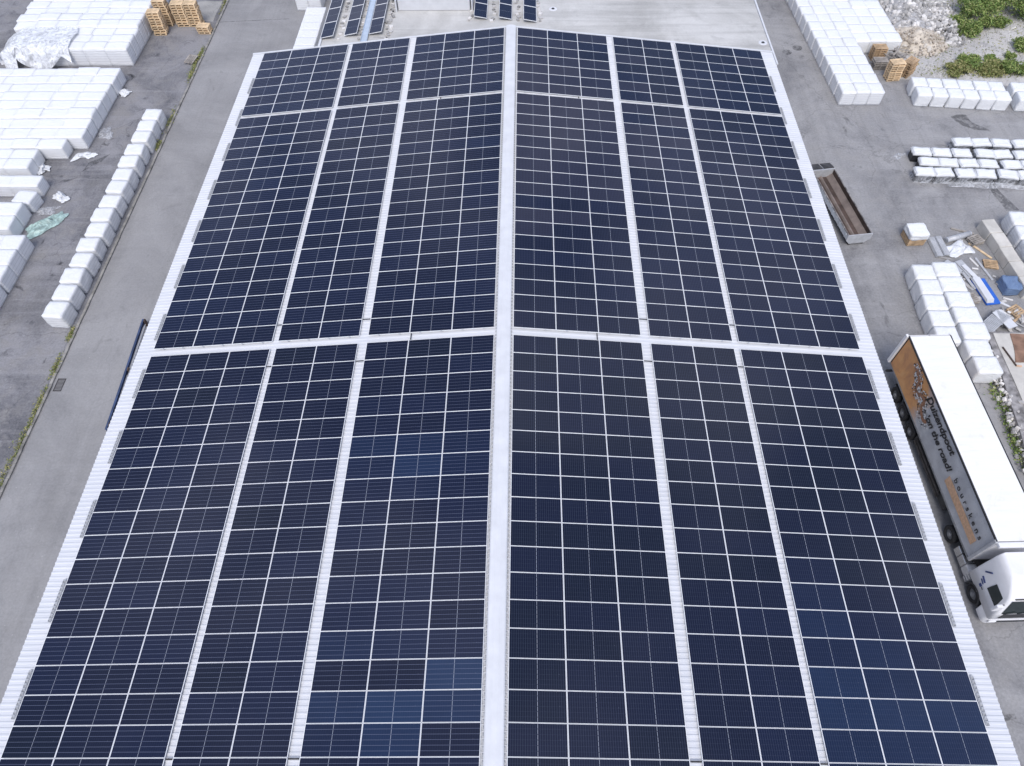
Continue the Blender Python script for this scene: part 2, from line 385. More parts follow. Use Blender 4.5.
# drain grate in the road
g = thing('drain_grate', 'dark iron drain grate set in the road beside the kerb', 'drain', (-28.85, -22.95, 0))
bm = bmesh.new()
for sx in (-1, 1): bm_box(bm, (sx * 0.24, 0, 0.012), (0.05, 0.9, 0.014))
for sy in (-1, 1): bm_box(bm, (0, sy * 0.47, 0.012), (0.53, 0.04, 0.014))
part('frame', bm, 'dark_steel', g)
bm = bmesh.new()
for k in range(9): bm_box(bm, (0, -0.4 + k * 0.1, 0.010), (0.43, 0.05, 0.010))
part('bars', bm, 'dark_steel', g)

# ------------------------------------------------------------------ warehouse
TILT = 0.10340988
ZR = 10.5
ct, stn = math.cos(TILT), math.sin(TILT)
U_EAVE, V0, V1 = 18.82, -0.22, 48.4
wh = thing('warehouse', 'long white metal roofed warehouse carrying the rows of dark solar panels', 'warehouse', (0, 0, 0))
for s in (-1, 1):
    bm = bmesh.new()
    pitch, hgt = 0.21, 0.024
    ys = []
    y = V0
    while y < V1:
        ys += [(y, 0), (y + pitch * 0.52, 0), (y + pitch * 0.62, hgt), (y + pitch * 0.90, hgt)]
        y += pitch
    prev = None
    us = [0.02, 6.3, 12.5, U_EAVE]
    for (v_, h) in ys:
        cur = [bm.verts.new((s * (u * ct + h * stn), -v_, ZR - 0.135 - u * stn + h * ct)) for u in us]
        if prev:
            for k in range(3): bm.faces.new((prev[k], prev[k + 1], cur[k + 1], cur[k]))
        prev = cur
    part('roof', bm, 'roof_sheet', wh)
    # eave edge, sheet end thickness
    bm = bmesh.new()
    xe, ze = s * U_EAVE * ct, ZR - 0.135 - U_EAVE * stn
    bm_box(bm, (xe - s * 0.10, -(V0 + V1) / 2, ze - 0.13), (0.16, V1 - V0 - 0.1, 0.15))
    part('eave_trim', bm, 'white_trim', wh)
# walls
bm = bmesh.new()
xw = U_EAVE * ct - 0.45; zt = ZR - 0.20 - (U_EAVE - 0.4) * stn
prof = [(-xw, 0), (xw, 0), (xw, zt), (0, ZR - 0.22), (-xw, zt)]
bm_prism(bm, [(x, -0.05, z) for x, z in prof], (0, -48.0, 0))
part('wall', bm, 'wall_cladding', wh)
# far verge flashing
bm = bmesh.new()
for s in (-1, 1):
    bm_box(bm, (s * U_EAVE / 2 * ct, 0.20, ZR - 0.10 - U_EAVE / 2 * stn), (U_EAVE, 0.14, 0.10), Euler((0, s * TILT, 0)))
part('verge_trim', bm, 'white_trim', wh)
simple('filler_grey', (0.36, 0.37, 0.39), 0.7, var=0.2)
# ridge cap: shallow folded sheet
bm = bmesh.new()
wc = 0.345
pr = [(-wc, -0.055), (-wc * .86, -0.012), (-0.10, 0.035), (0.10, 0.035), (wc * .86, -0.012), (wc, -0.055)]
prev = None
for v_ in [V0 - 0.05] + [4 * k for k in range(1, 12)] + [V1]:
    cur = [bm.verts.new((x, -v_, ZR - 0.02 + z)) for x, z in pr]
    if prev:
        for k in range(5): bm.faces.new((prev[k], prev[k + 1], cur[k + 1], cur[k]))
    prev = cur
part('ridge_cap', bm, 'white_trim', wh)
# profile fillers: small dark teeth at the cap's edge
bm = bmesh.new()
k = 0; y = V0
while y < V1:
    for s in (-1, 1):
        bm_box(bm, (s * (wc + 0.025), -(y + 0.05), ZR - 0.118), (0.05, 0.085, 0.05))
    y += 0.21
o = part('profile_filler', bm, 'filler_grey', wh); o['kind'] = 'stuff'

# ------------------------------------------------------------------ solar panels
PW, PH = 2.0765, 1.037   # panel size, pitch adds a 20 mm gap
PX, PY = 2.08973, 1.05
U0, G1, G2 = 0.45503, 0.43703, 0.29541
COLU = [U0 + PX * c + (G1 if c > 2 else 0) + (G2 if c > 4 else 0) for c in range(8)]
SECT = [(0.0, 7), (7.6066, 18), (26.960, 18)]
LIP, LIPX = 0.0105, 0.016
def frame_bm(bm, mtx, mi=0):
    a, b_ = PW / 2, PH / 2
    for (x0, x1, y0, y1) in ((-a, a, -b_, -b_ + LIP), (-a, a, b_ - LIP, b_), (-a, -a + LIPX, -b_ + LIP, b_ - LIP), (a - LIPX, a, -b_ + LIP, b_ - LIP)):
        vs_ = bm_box(bm, ((x0 + x1) / 2, (y0 + y1) / 2, -0.0175), (x1 - x0, y1 - y0, 0.035), None, mi)
        for v_ in vs_: v_.co = mtx @ v_.co
def glass_face(bm, uvl, mtx, mi=0):
    a, b_ = PW / 2 - LIPX, PH / 2 - LIP
    vs_ = [bm.verts.new(mtx @ Vector(p)) for p in ((-a, -b_, -0.004), (a, -b_, -0.004), (a, b_, -0.004), (-a, b_, -0.004))]
    f = bm.faces.new(vs_); f.material_index = mi
    for l, uv in zip(f.loops, ((0, 0), (1, 0), (1, 1), (0, 1))): l[uvl].uv = uv
bm = bmesh.new(); frame_bm(bm, Matrix()); frame_me = mesh_of('panel_frame', bm, 'frame_alloy')
glass_me = {}
for side in 'lr':
    for tn, _ in TINTS:
        bm = bmesh.new(); uvl = bm.loops.layers.uv.new('UVMap'); glass_face(bm, uvl, Matrix())
        glass_me[side, tn] = mesh_of('panel_glass', bm, 'pv_%s_%s' % (side, tn))
rt = random.Random(11)
SHEEN_BLOBS = [(-1, 0.9, 15.0, 5.0, 1.7, 1.7), (-1, 1.2, 5.6, 3.4, 1.5, 1.9), (-1, 2.0, 12.4, 1.8, 1.3, 1.2), (-1, 7.0, 13.0, 1.6, 0.8, 0.8), (-1, 6.4, 5.5, 1.4, 0.8, 2.2),  # regions where bluer cell tints paint in sky sheen
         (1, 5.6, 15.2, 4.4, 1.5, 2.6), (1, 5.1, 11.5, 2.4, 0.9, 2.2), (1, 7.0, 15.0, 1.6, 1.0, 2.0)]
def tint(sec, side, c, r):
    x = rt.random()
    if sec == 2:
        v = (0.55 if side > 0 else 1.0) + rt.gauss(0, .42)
        for (sd_, bc, br, am, wc_, wr_) in SHEEN_BLOBS:
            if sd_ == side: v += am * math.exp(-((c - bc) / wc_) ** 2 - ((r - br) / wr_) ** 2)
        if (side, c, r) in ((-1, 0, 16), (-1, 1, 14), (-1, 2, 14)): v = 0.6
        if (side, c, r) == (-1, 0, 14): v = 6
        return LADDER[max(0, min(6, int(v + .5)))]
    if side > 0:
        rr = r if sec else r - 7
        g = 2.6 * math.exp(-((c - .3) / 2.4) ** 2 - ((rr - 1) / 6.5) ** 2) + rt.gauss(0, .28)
        if g > .55: return ('violet', 'mauve', 'greyish')[min(2, int((g - .55) / .62))]  # greyer tints paint sky reflection near the far right ridge
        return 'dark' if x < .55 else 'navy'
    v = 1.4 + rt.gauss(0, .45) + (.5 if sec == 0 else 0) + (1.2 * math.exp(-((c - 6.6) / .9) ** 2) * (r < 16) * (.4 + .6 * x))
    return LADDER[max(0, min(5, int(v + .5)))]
def panel_matrix(side, c, sec, r):
    u = COLU[c] + PX / 2; v_ = SECT[sec][0] + PY * (r + 0.5)
    return Vector((side * u * ct, -v_, ZR - u * stn)), side * TILT
TONE = {'black': 'near black', 'dark': 'dark', 'navy': 'dark navy', 'blue': 'bluish', 'bright': 'bright blue', 'greyish': 'greyish', 'violet': 'violet grey', 'mauve': 'greyish', 'indigo': 'navy', 'azure': 'clear blue'}
proto = None
bm_rest = bmesh.new(); uv_rest = bm_rest.loops.layers.uv.new('UVMap')
rest_mats = ['frame_alloy'] + ['pv_%s_%s' % (s, t) for s in 'lr' for t, _ in TINTS]
rj = random.Random(3)
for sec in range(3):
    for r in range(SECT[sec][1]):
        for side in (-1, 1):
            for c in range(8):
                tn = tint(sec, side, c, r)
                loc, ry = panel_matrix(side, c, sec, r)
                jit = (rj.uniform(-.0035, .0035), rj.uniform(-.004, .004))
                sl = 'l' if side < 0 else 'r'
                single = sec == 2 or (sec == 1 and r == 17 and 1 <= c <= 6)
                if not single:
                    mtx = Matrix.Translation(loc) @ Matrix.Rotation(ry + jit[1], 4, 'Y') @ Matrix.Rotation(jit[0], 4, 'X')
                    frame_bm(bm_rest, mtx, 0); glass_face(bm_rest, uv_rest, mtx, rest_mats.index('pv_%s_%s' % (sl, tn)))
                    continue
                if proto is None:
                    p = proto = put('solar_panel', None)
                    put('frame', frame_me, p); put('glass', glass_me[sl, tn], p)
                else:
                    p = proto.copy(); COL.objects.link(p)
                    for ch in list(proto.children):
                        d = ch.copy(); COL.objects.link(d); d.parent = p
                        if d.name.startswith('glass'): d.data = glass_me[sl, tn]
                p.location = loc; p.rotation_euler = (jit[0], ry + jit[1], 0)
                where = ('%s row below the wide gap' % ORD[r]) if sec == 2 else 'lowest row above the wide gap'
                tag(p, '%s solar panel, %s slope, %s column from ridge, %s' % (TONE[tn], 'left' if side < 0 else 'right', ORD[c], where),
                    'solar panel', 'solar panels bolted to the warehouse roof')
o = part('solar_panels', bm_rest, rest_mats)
tag(o, 'far rows of dark solar panels above the wide cross gap on both roof slopes', 'solar panels', kind='stuff')

# clamp brackets along the cross gaps, dark cable bridges across the gaps
bm = bmesh.new(); bm_box(bm, (0, 0, 0), (0.06, 0.05, 0.05)); bm_box(bm, (0, 0.02, 0.03), (0.03, 0.03, 0.02)); clamp_me = mesh_of('clamp', bm, 'galvanised')
for vgap in (7.37, 26.53):
    for side in (-1, 1):
        for c in range(8):
            for q in (0.25, 0.75):
                u = COLU[c] + PX * q
                put('clamp', clamp_me, wh, (side * u * ct, -vgap, ZR - 0.02 - u * stn), (0, side * TILT, 0))
def cable(side, u, v_, lu, lv):
    bm = bmesh.new(); bm_box(bm, (0, 0, 0), (lu, lv, 0.03)); bm_bevel(bm, 0.008, 1)
    part('cable_bridge', bm, 'black_rubber', wh, loc=(side * u * ct, -v_, ZR - 0.03 - u * stn), rot=(0, side * TILT, 0))
for side in (-1, 1):
    for vv in (25.45, 28.02, 44.85):
        cable(side, COLU[3] - G1 / 2, vv, G1 - 0.04, 0.05); cable(side, COLU[5] - G2 / 2, vv, G2 - 0.03, 0.05)
    cable(side, 4.55, 26.73, 0.05, 0.40); cable(side, 4.45, 7.48, 0.06, 0.22)

# snow guards near the eaves: short mesh strips
bm = bmesh.new(); prev = None
for k in range(23):     # one folded strip, up and down along the eave
    for z in ((0.02, 0.062) if k % 2 else (0.062, 0.02)):
        cur = [bm.verts.new((x, -0.86 + k * 0.078, z)) for x in (-0.045, 0.045)]
        if prev: bm.faces.new((prev[0], prev[1], cur[1], cur[0]))
        prev = cur
bars_me = mesh_of('snow_guard_bars', bm, 'filler_grey')
bm = bmesh.new()
for x in (-0.06, 0.06): bm_box(bm, (x, 0, 0.035), (0.012, 1.72, 0.04))
rail_me = mesh_of('snow_guard_rail', bm, 'galvanised')
sg = None
for side in (-1, 1):
    for k in range(13):
        v_ = 2.98 + 3.53 * k + 0.85
        if v_ > 46: continue
        if sg is None:
            o = sg = put('snow_guard', None); put('bars', bars_me, o); put('rail', rail_me, o)
        else: o = copy_tree(sg)
        u = 18.04
        o.location = (side * u * ct, -v_, ZR - 0.10 - u * stn); o.rotation_euler = (0, side * TILT, 0)
        tag(o, 'grey metal snow guard strip on the %s eave, %s from the far end' % ('left' if side < 0 else 'right', ORD[k]), 'snow guard', 'snow guards along the eaves')

# ------------------------------------------------------------------ annex behind the warehouse
ZA = 7.3
ax = thing('annex_building', 'flat roofed grey annex behind the far end of the warehouse', 'building', (0, 0, 0))
bm = bmesh.new(); bm_box(bm, (2.4, 20.2, ZA / 2 - 0.03), (34.2, 39.4, ZA - 0.02)); part('wall', bm, 'wall_cladding', ax)
bm = bmesh.new(); bm_box(bm, (2.4, 20.2, ZA - 0.02), (34.0, 39.2, 0.04)); rf = part('roof', bm, 'roof_screed', ax)
bm = bmesh.new()
bm_box(bm, (19.5, 20.2, ZA + 0.02), (0.12, 39.4, 0.10)); bm_box(bm, (-14.72, 20.2, ZA + 0.02), (0.16, 39.4, 0.10)); bm_box(bm, (2.4, 0.62, ZA + 0.02), (33.9, 0.12, 0.10))
part('roof_edge', bm, 'white_trim', ax)
for (dx, dy) in ((19.0, 3.4), (3.2, 8.4), (-8.6, 2.3)):
    bm = bmesh.new(); bm_cyl(bm, (dx, dy, ZA), (dx, dy, ZA + 0.02), 0.33, 0.30, 20); part('drain_collar', bm, 'white_trim', rf)
    bm = bmesh.new(); bm_cyl(bm, (dx, dy, ZA + 0.02), (dx, dy, ZA + 0.06), 0.13, 0.09, 14); part('roof_drain', bm, 'black_plastic', rf)
bm = bmesh.new(); bm_box(bm, (-6.3, 11.9, ZA + 0.75), (5.75, 7.4, 1.5)); bm_bevel(bm, 0.05, 1)
rr = part('rooftop_room', bm, 'white_trim', ax)
bm = bmesh.new()
for x in (-9.3, -3.25):
    bm = bmesh.new(); bm_box(bm, (x, 8.6, ZA + 0.45), (0.10, 1.2, 0.9))
    part('corner_post', bm, 'white_trim', rr)
bm = bmesh.new(); bm_box(bm, (-11.36, 9.4, ZA + 0.09), (0.44, 11.6, 0.03))
for sx in (-1, 1): bm_box(bm, (-11.36 + sx * 0.235, 9.4, ZA + 0.13), (0.02, 11.6, 0.11))
simple('tray_blue', (0.52, 0.60, 0.70), 0.4, 0.2, var=0.08)
part('cable_tray', bm, 'tray_blue', ax)
# ballasted tilted panels on the annex
bm = bmesh.new()
a, b_ = 0.52, 1.03
for (x0, x1, y0, y1) in ((-a, a, -b_, -b_ + .025), (-a, a, b_ - .025, b_), (-a, -a + .025, -b_, b_), (a - .025, a, -b_, b_)):
    bm_box(bm, ((x0 + x1) / 2, (y0 + y1) / 2, 0.001 * (x0 == -a)), (x1 - x0, y1 - y0, 0.035))
tframe = mesh_of('tilted_frame', bm, 'frame_alloy')
bm = bmesh.new(); uvl = bm.loops.layers.uv.new('UVMap')
f = bm_poly(bm, [(-a + .02, -b_ + .02, 0.012), (a - .02, -b_ + .02, 0.012), (a - .02, b_ - .02, 0.012), (-a + .02, b_ - .02, 0.012)])
for l, uv in zip(f.loops, ((0, 0), (0, 1), (1, 1), (1, 0))): l[uvl].uv = uv
tglass = mesh_of('tilted_glass', bm, 'pv_r_navy')
tglass_sheen = tglass.copy(); tglass_sheen.materials.clear(); tglass_sheen.materials.append(MATS['pv_r_greyish'])  # greyer glass, sky reflection painted into the left rows
bm = bmesh.new()
bm_box(bm, (0, -0.75, -0.16), (0.95, 0.08, 0.03)); bm_box(bm, (0, 0.75, -0.16), (0.95, 0.08, 0.03))
tfoot = mesh_of('tilted_foot', bm, 'galvanised')
tp = None
rows = [(-14.22, 4.05, -1, 'first', 1), (-12.45, 4.4, -1, 'second', 1), (-10.57, 4.6, -1, 'third', 1), (-2.55, 6.75, 1, 'fourth', 0), (-0.58, 6.6, 1, 'fifth', 0), (1.35, 6.25, 1, 'sixth', 0)]
for (x, y0, hi, nm, gr) in rows:
    for k in range(5):
        if tp is None:
            o = tp = put('tilted_solar_panel', None); put('frame', tframe, o, (0, 0, 0)); put('glass', tglass, o); put('foot', tfoot, o)
        else: o = copy_tree(tp)
        for ch in o.children:
            if ch.name.startswith('glass'): ch.data = tglass_sheen if (gr and (k > 0)) else tglass
        o.location = (x, y0 + 1.03 + k * 2.09, ZA + 0.24); o.rotation_euler = (0, hi * R(11), 0)
        tag(o, 'tilted solar panel on annex roof, %s row from left, %s from its near end' % (nm, ORD[k]), 'solar panel', 'tilted solar panels on the annex roof')
# ballast stones beside the tilted rows
bm = bmesh.new(); rb = random.Random(4)
for x in (-13.3, -11.75, -9.75, -9.6, -3.35, -1.55, 0.35, 2.1):
    for k in range(26):
        bm_box(bm, (x + rb.uniform(-.14, .14), 4.2 + k * 0.42 + rb.uniform(-.15, .15) + (2.4 if x > -5 else 0), ZA + 0.05), (rb.uniform(.12, .3), rb.uniform(.12, .3), 0.1), rb.uniform(0, 3))
tag(part('ballast_blocks', bm, 'stone_mix'), 'scattered grey ballast blocks between the tilted panel rows on the annex roof', 'ballast', kind='stuff')
# ------------------------------------------------------------------ wrapped goods
def wrap_mesh(seed, mat, puff=0.028, tuck=0.05, top=0.03, sq=26.0, pinch=0.018):
    """unit block (x,y in -.5...5, z 0..1): soft corners, wrinkled faces, pinched foot"""
    bm = bmesh.new()
    bmesh.ops.create_cube(bm, size=1.0)
    bmesh.ops.subdivide_edges(bm, edges=list(bm.edges), cuts=7, use_grid_fill=True)
    for v in bm.verts:
        x, y, z = v.co; zz = z + 0.5
        r = max(abs(x), abs(y)) * 2
        q = (abs(x) * 2) ** sq + (abs(y) * 2) ** sq
        k = 1.0
        if q > 1: k = q ** (-1 / sq)
        k *= 1 - tuck * (1 - zz) ** 3 - pinch * max(0, zz - 0.86) / 0.14
        d = noise.noise_vector(Vector((x * 3.1, y * 3.1, zz * 3.7)) + Vector((seed * 7.3, seed * 3.1, seed)))
        nx, ny = x * k + d.x * puff, y * k + d.y * puff
        nz = zz
        if zz > 0.99: nz = zz - pinch * 0.6 * max(0, r - 0.8) / 0.2 + d.z * top + 0.015 * (1 - r)
        elif zz > 0.01: nz = zz + d.z * 0.012
        v.co = (nx, ny, nz)
    return mesh_of('wrapped_load', bm, mat, True)
WR = {mt: [wrap_mesh(i + 11 * j, mt) for i in range(5)] for j, mt in enumerate(('white_film', 'white_cover', 'layered_film'))}
TIGHT = {mt: [wrap_mesh(i + 31 * j, mt, 0.010, 0.02, 0.014, 70.0, 0.004) for i in range(6)] for j, mt in enumerate(('white_film', 'white_cover', 'layered_film'))}
rw = random.Random(21)
def load(name, x, y, sx, sy, h, mt, label, cat, group=None, rz=0.0, z=0.0, tight=False):
    """one wrapped load whose footprint centre is (x, y)"""
    jt = .004 if tight else 1
    o = put(name, rw.choice((TIGHT if tight else WR)[mt]), None, (x + rw.uniform(-.02, .02) * jt, y + rw.uniform(-.02, .02) * jt, z), (0, 0, rz + rw.uniform(-.012, .012) * (.3 if tight else 1)),
            (sx, sy, h * rw.uniform(0.975, 1.025)))
    return tag(o, label, cat, group)

# row of single loads along the kerb on the left
ys = [3.62, 2.41, 1.09, -0.83, -2.31, -3.52, -4.92, -6.40, -7.72, -9.12, -10.37, -11.68, -12.96, -14.39, -15.77]
bt = [2.98, 1.25, -0.7, -2.78, -4.4, -5.94, -7.6, -9.23, -10.6, -12.1, -13.57, -15.1, -16.7, -18.39]
for i, y in enumerate(ys):
    far = 4.4 - i * (4.4 + 16.9) / 14.0
    load('wrapped_load', -30.42 + rw.uniform(-.06, .06), far - 0.76, 1.36 + rw.uniform(-.06, .06), 1.34 + rw.uniform(-.08, .05), 1.24 + rw.uniform(-.05, .05), 'layered_film',
         'white block load in the row along the kerb, %s from near end' % ORD[14 - i], 'wrapped load', 'white loads lined up along the kerb', rz=rw.uniform(-.07, .07))

def grid(x_right, y_near, nx, ny, ux, uy, h, where, group, mt='white_film', side='aisle', sgn=-1, skew=0.0, name='wrapped_load', skip=(), h2=None):
    for j in range(ny):
        for i in range(nx):
            if (i, j) in skip: continue
            hh = h * (1 + rw.uniform(-.012, .012) + (.06 if rw.random() < .08 else 0)) if h2 is None else h2(i, j)
            x = x_right + sgn * (i + 0.5) * ux + skew * (j + .5) * uy + (0.25 * ux * (j % 2) * (1 if i else 0) if ux > 1.8 and nx > 4 else 0) * 0.4; y = y_near + (j + 0.5) * uy
            lab = 'white load, %s, %s from %s, %s row back' % (where, ORD[i], side, ORD[j])
            load(name, x, y, ux + rw.uniform(-.004, .022), uy + rw.uniform(-.004, .022), hh, mt, lab, 'wrapped load', group, rz=0, tight=True)
# big stacks in the storage yard
grid(-35.35, 12.6, 6, 10, 2.0, 1.19, 1.7, 'farthest big stack', 'loads of the farthest big stack', h2=lambda i, j: 1.68 + 0.03 * math.sin(j * 2.3 + i) + (0.12 if j in (3, 4) and i < 5 else 0), skip=((5, 0), (5, 1), (5, 2), (4, 0)))
grid(-35.25, 8.0, 7, 2, 1.95, 1.14, 1.25, 'back part of middle stack', 'loads of the wide middle stack')
grid(-35.3, 3.05, 6, 4, 2.2, 1.2, 1.33, 'centre of middle stack', 'loads of the wide middle stack', 'white_cover')
grid(-35.3, 0.55, 6, 2, 2.25, 1.22, 1.24, 'front part of middle stack', 'loads of the wide middle stack')
grid(-36.5, -0.7, 5, 1, 2.1, 1.15, 1.15, 'row against front of middle stack', 'loads at the front of the middle stack', 'white_cover')
grid(-38.3, -3.2, 4, 2, 1.9, 1.15, 1.2, 'short sheeted stack', 'loads of the short sheeted stack', 'white_cover')
grid(-36.75, -5.25, 4, 1, 2.2, 1.25, 1.12, 'narrow row behind teal sheet', 'loads of the narrow row')
load('wrapped_load', -37.3, -6.35, 1.45, 1.3, 1.05, 'layered_film', 'white banded block load standing askew in front of the narrow row', 'wrapped load', rz=-0.16)
grid(-36.85, -10.1, 4, 2, 1.9, 1.4, 1.3, 'broad stack left of teal sheet', 'loads of the broad stack', 'white_cover')
grid(-35.3, -15.2, 3, 3, 1.5, 1.5, 1.24, 'stepped stack at left edge', 'loads of the stepped stack', 'layered_film')
grid(-35.35, -19.4, 2, 3, 1.5, 1.35, 1.2, 'nearest stack at left edge', 'loads of the nearest left stack', 'layered_film')
# white rows beside the annex
grid(-18.7, 13.2, 1, 6, 1.9, 1.35, 0.8, 'low row beside the annex', 'low loads beside the annex', 'layered_film', 'annex')
grid(-19.35, 22.1, 2, 3, 1.25, 1.3, 1.3, 'tall rows beside the annex', 'tall loads beside the annex', 'white_film', 'annex')
# right of the warehouse: long strip stack, widening at the far part
grid(28.1, 6.2, 3, 14, 1.19, 1.40, 1.25, 'long strip stack', 'loads of the long strip stack', 'white_film', 'left edge', 1, -0.055)
grid(31.24, 14.1, 3, 8, 1.42, 1.40, 1.24, 'extra right columns of strip stack', 'loads of the long strip stack', 'white_cover', 'strip', 1, -0.055)
# two rows before the weeds
for j in range(2):
    for i in range(8):
        x = 35.15 + i * 1.28 + (0.6 if i > 5 else 0); y = 6.60 - i * 0.13 + j * 1.36
        load('wrapped_load', x, y, 1.2, 1.28, 1.12, 'white_cover', 'white load in the %s row before the weed strip, %s from left end' % (('front', 'back')[j], ORD[i]),
             'wrapped load', 'loads in the two rows before the weeds', rz=-0.10)
# double row behind the truck trailer
for i in range(5):
    load('wrapped_load', 28.42 - i * 0.07, -14.35 - i * 1.36, 1.40, 1.32, 1.24, 'white_cover', 'white load behind the trailer, left column, %s from far end' % ORD[i], 'wrapped load', 'loads in the double row behind the trailer', rz=-0.03)
for i in range(7):
    load('wrapped_load', 30.05 + i * 0.01 - (0.25 if i > 4 else 0.05), -14.1 - i * 1.34, 1.62 if i < 5 else 1.5, 1.31, 1.22, 'white_cover', 'white load behind the trailer, right column, %s from far end' % ORD[i], 'wrapped load', 'loads in the double row behind the trailer', rz=-0.02)
# right edge stack by the low concrete wall
for j in range(5):
    for i in range(2):
        load('wrapped_load', 37.1 + i * 1.5 - j * 0.06, -9.1 - j * 1.42, 1.42, 1.36, 1.25, 'layered_film', 'white load right of low concrete wall, %s column, %s from far end' % (('near', 'outer')[i], ORD[j]), 'wrapped load', 'loads right of the low concrete wall', rz=-0.07)
# blue wrapped load
load('blue_wrapped_load', 34.55, -14.85, 1.05, 1.2, 0.7, 'white_cover', 'translucent blue wrapped load standing at the end of the low concrete wall', 'wrapped load').data = wrap_mesh(77, 'blue_film', 0.06, -0.06, 0.2)

# rows of black loads with white lids
bm = bmesh.new(); bm_box(bm, (0, 0, 0.36), (1.5, 0.98, 0.72)); bm_bevel(bm, 0.05, 2); blk_me = mesh_of('black_load_body', bm, 'black_plastic', False)
def lid_mesh(seed):
    bm = bmesh.new(); bmesh.ops.create_cube(bm, size=1.0); bmesh.ops.subdivide_edges(bm, edges=list(bm.edges), cuts=6, use_grid_fill=True)
    for v in bm.verts:
        x, y, z = v.co
        d = noise.noise_vector(Vector((x * 3, y * 3, seed * 5.0)))
        k = 1 + (0.05 if z < 0 else -0.03)
        zz = 0.75 + z * 0.14 + d.z * 0.04
        if z < -0.4: zz -= 0.06 + 0.09 * abs(noise.noise(Vector((x * 6, y * 6, seed))))
        v.co = (x * 1.56 * k + d.x * .05, y * 1.02 * k + d.y * .05, zz)
    return mesh_of('white_lid', bm, 'white_cover', True)
lids = [lid_mesh(i) for i in range(4)]
def shroud_mesh(seed):
    bm = bmesh.new(); n = 30; rings = []
    for k in range(5):
        t = k / 4; ring = []
        for a in range(n):
            an = a / n * 2 * math.pi
            cx, cy = math.cos(an), math.sin(an)
            p = (abs(cx) ** 6 + abs(cy) ** 6) ** (-1 / 6)
            d = noise.noise_vector(Vector((cx * 3, cy * 3, t * 3 + seed * 9))) * 0.07
            fl = 1.03 + 0.14 * (1 - t) ** 2
            ring.append(bm.verts.new((cx * p * 0.78 * fl + d.x, cy * p * 0.52 * fl + d.y, 0.02 + t * 0.62)))
        rings.append(ring)
    for k in range(4):
        for a in range(n): bm.faces.new((rings[k][a], rings[k][(a + 1) % n], rings[k + 1][(a + 1) % n], rings[k + 1][a]))
    return mesh_of('clear_wrap', bm, 'clear_film', True)
shr = [shroud_mesh(i) for i in range(3)]
for rowi, (x0, y0, n, nm) in enumerate(((31.6, -3.45, 6, 'nearest'), (32.3, -2.3, 6, 'second nearest'), (32.25, -1.05, 6, 'second farthest'), (35.7, 0.15, 4, 'farthest'))):
    for i in range(n):
        jx = rw.uniform(-.16, .16)
        o = thing('covered_load', 'black load with a white lid, %s of the four rows, %s from its left' % (nm, ORD[i]), 'covered load',
                  (x0 + 0.55 + i * 1.56 + jx, y0 + 0.12 - i * 0.09, 0), (rw.uniform(-.03, .03), rw.uniform(-.04, .04), rw.uniform(-.16, .06)), 'black loads with white lids in four rows')
        put('body', blk_me, o, scale=(0.90, 0.86, 1)); put('lid', rw.choice(lids), o, scale=(0.90, 0.86, 1))
        if not (i == 0 and rowi in (1, 2)): put('clear_wrap', rw.choice(shr), o, scale=(0.90, 0.86, 1))

# loose plastic sheets -------------------------------------------------
def sheet_mesh(name, mat, pts_fn, nu, nv):
    bm = bmesh.new()
    g = [[bm.verts.new(pts_fn(i / nu, j / nv)) for j in range(nv + 1)] for i in range(nu + 1)]
    for i in range(nu):
        for j in range(nv): bm.faces.new((g[i][j], g[i + 1][j], g[i + 1][j + 1], g[i][j + 1]))
    return mesh_of(name, bm, mat, True)
def crumple(seed, lx, ly, h):
    def fn(u, v):
        x, y = (u - .5), (v - .5)
        n1 = noise.noise_vector(Vector((u * 4, v * 4, seed * 3.0)))
        n2 = noise.noise(Vector((u * 9, v * 9, seed)))
        sh = 1 + 0.5 * noise.noise(Vector((math.atan2(y, x) * 1.3, 0.5, seed)))
        e = max(0, 1 - 3.2 * max(x * x, y * y))
        return (x * lx * sh + n1.x * .22, y * ly * sh + n1.y * .22, 0.03 + h * e * (0.35 + abs(n1.z) + 0.4 * abs(n2)))
    return fn
def loose(name, mat, seed, x, y, lx, ly, h, rz, label, z=0.0, n=16):
    return tag(put(name, sheet_mesh(name, mat, crumple(seed, lx, ly, h), n, n), None, (x, y, z), (0, 0, rz)), label, 'plastic sheet')
loose('plastic_sheet', 'teal_film', 1, -35.25, -8.2, 3.0, 1.25, 0.42, 0.72, 'crumpled pale teal plastic sheet lying on the asphalt', n=22)
loose('plastic_sheet', 'clear_film', 2, -35.9, -6.9, 1.6, 0.8, 0.2, 0.1, 'small clear plastic sheet beside the askew banded load')
loose('plastic_sheet', 'scrap_film', 3, -35.3, -0.35, 1.7, 0.7, 0.35, 0.15, 'white crumpled wrapping at the near corner of the middle stack')
loose('plastic_sheet', 'scrap_film', 4, -35.4, -5.45, 1.3, 0.8, 0.5, -0.5, 'white wrapping trailing from the end of the narrow row')
loose('plastic_sheet', 'scrap_film', 5, -38.0, -2.1, 0.9, 0.9, 0.5, 0.5, 'white wrapping bunched at the corner of the short sheeted stack')
loose('plastic_sheet', 'scrap_film', 6, -34.75, 8.3, 1.0, 0.7, 0.4, 0.9, 'white torn wrapping beside the back of the middle stack')
loose('plastic_sheet', 'clear_film', 7, -34.6, 2.6, 1.1, 1.5, 0.3, 0.3, 'clear film heap at the aisle side of the middle stack')
loose('plastic_sheet', 'clear_film', 8, 37.2, -4.15, 7.4, 0.7, 0.3, -0.06, 'long clear sheet lying along the front of the black loads', n=26)
loose('plastic_sheet', 'milky_film', 9, 41.0, -4.7, 1.3, 1.4, 1.0, 0.2, 'milky plastic bag bulging at the right end of the black loads')
loose('plastic_sheet', 'clear_film', 10, 31.3, -0.6, 0.9, 0.6, 0.12, 0.9, 'clear film scrap lying left of the black loads')
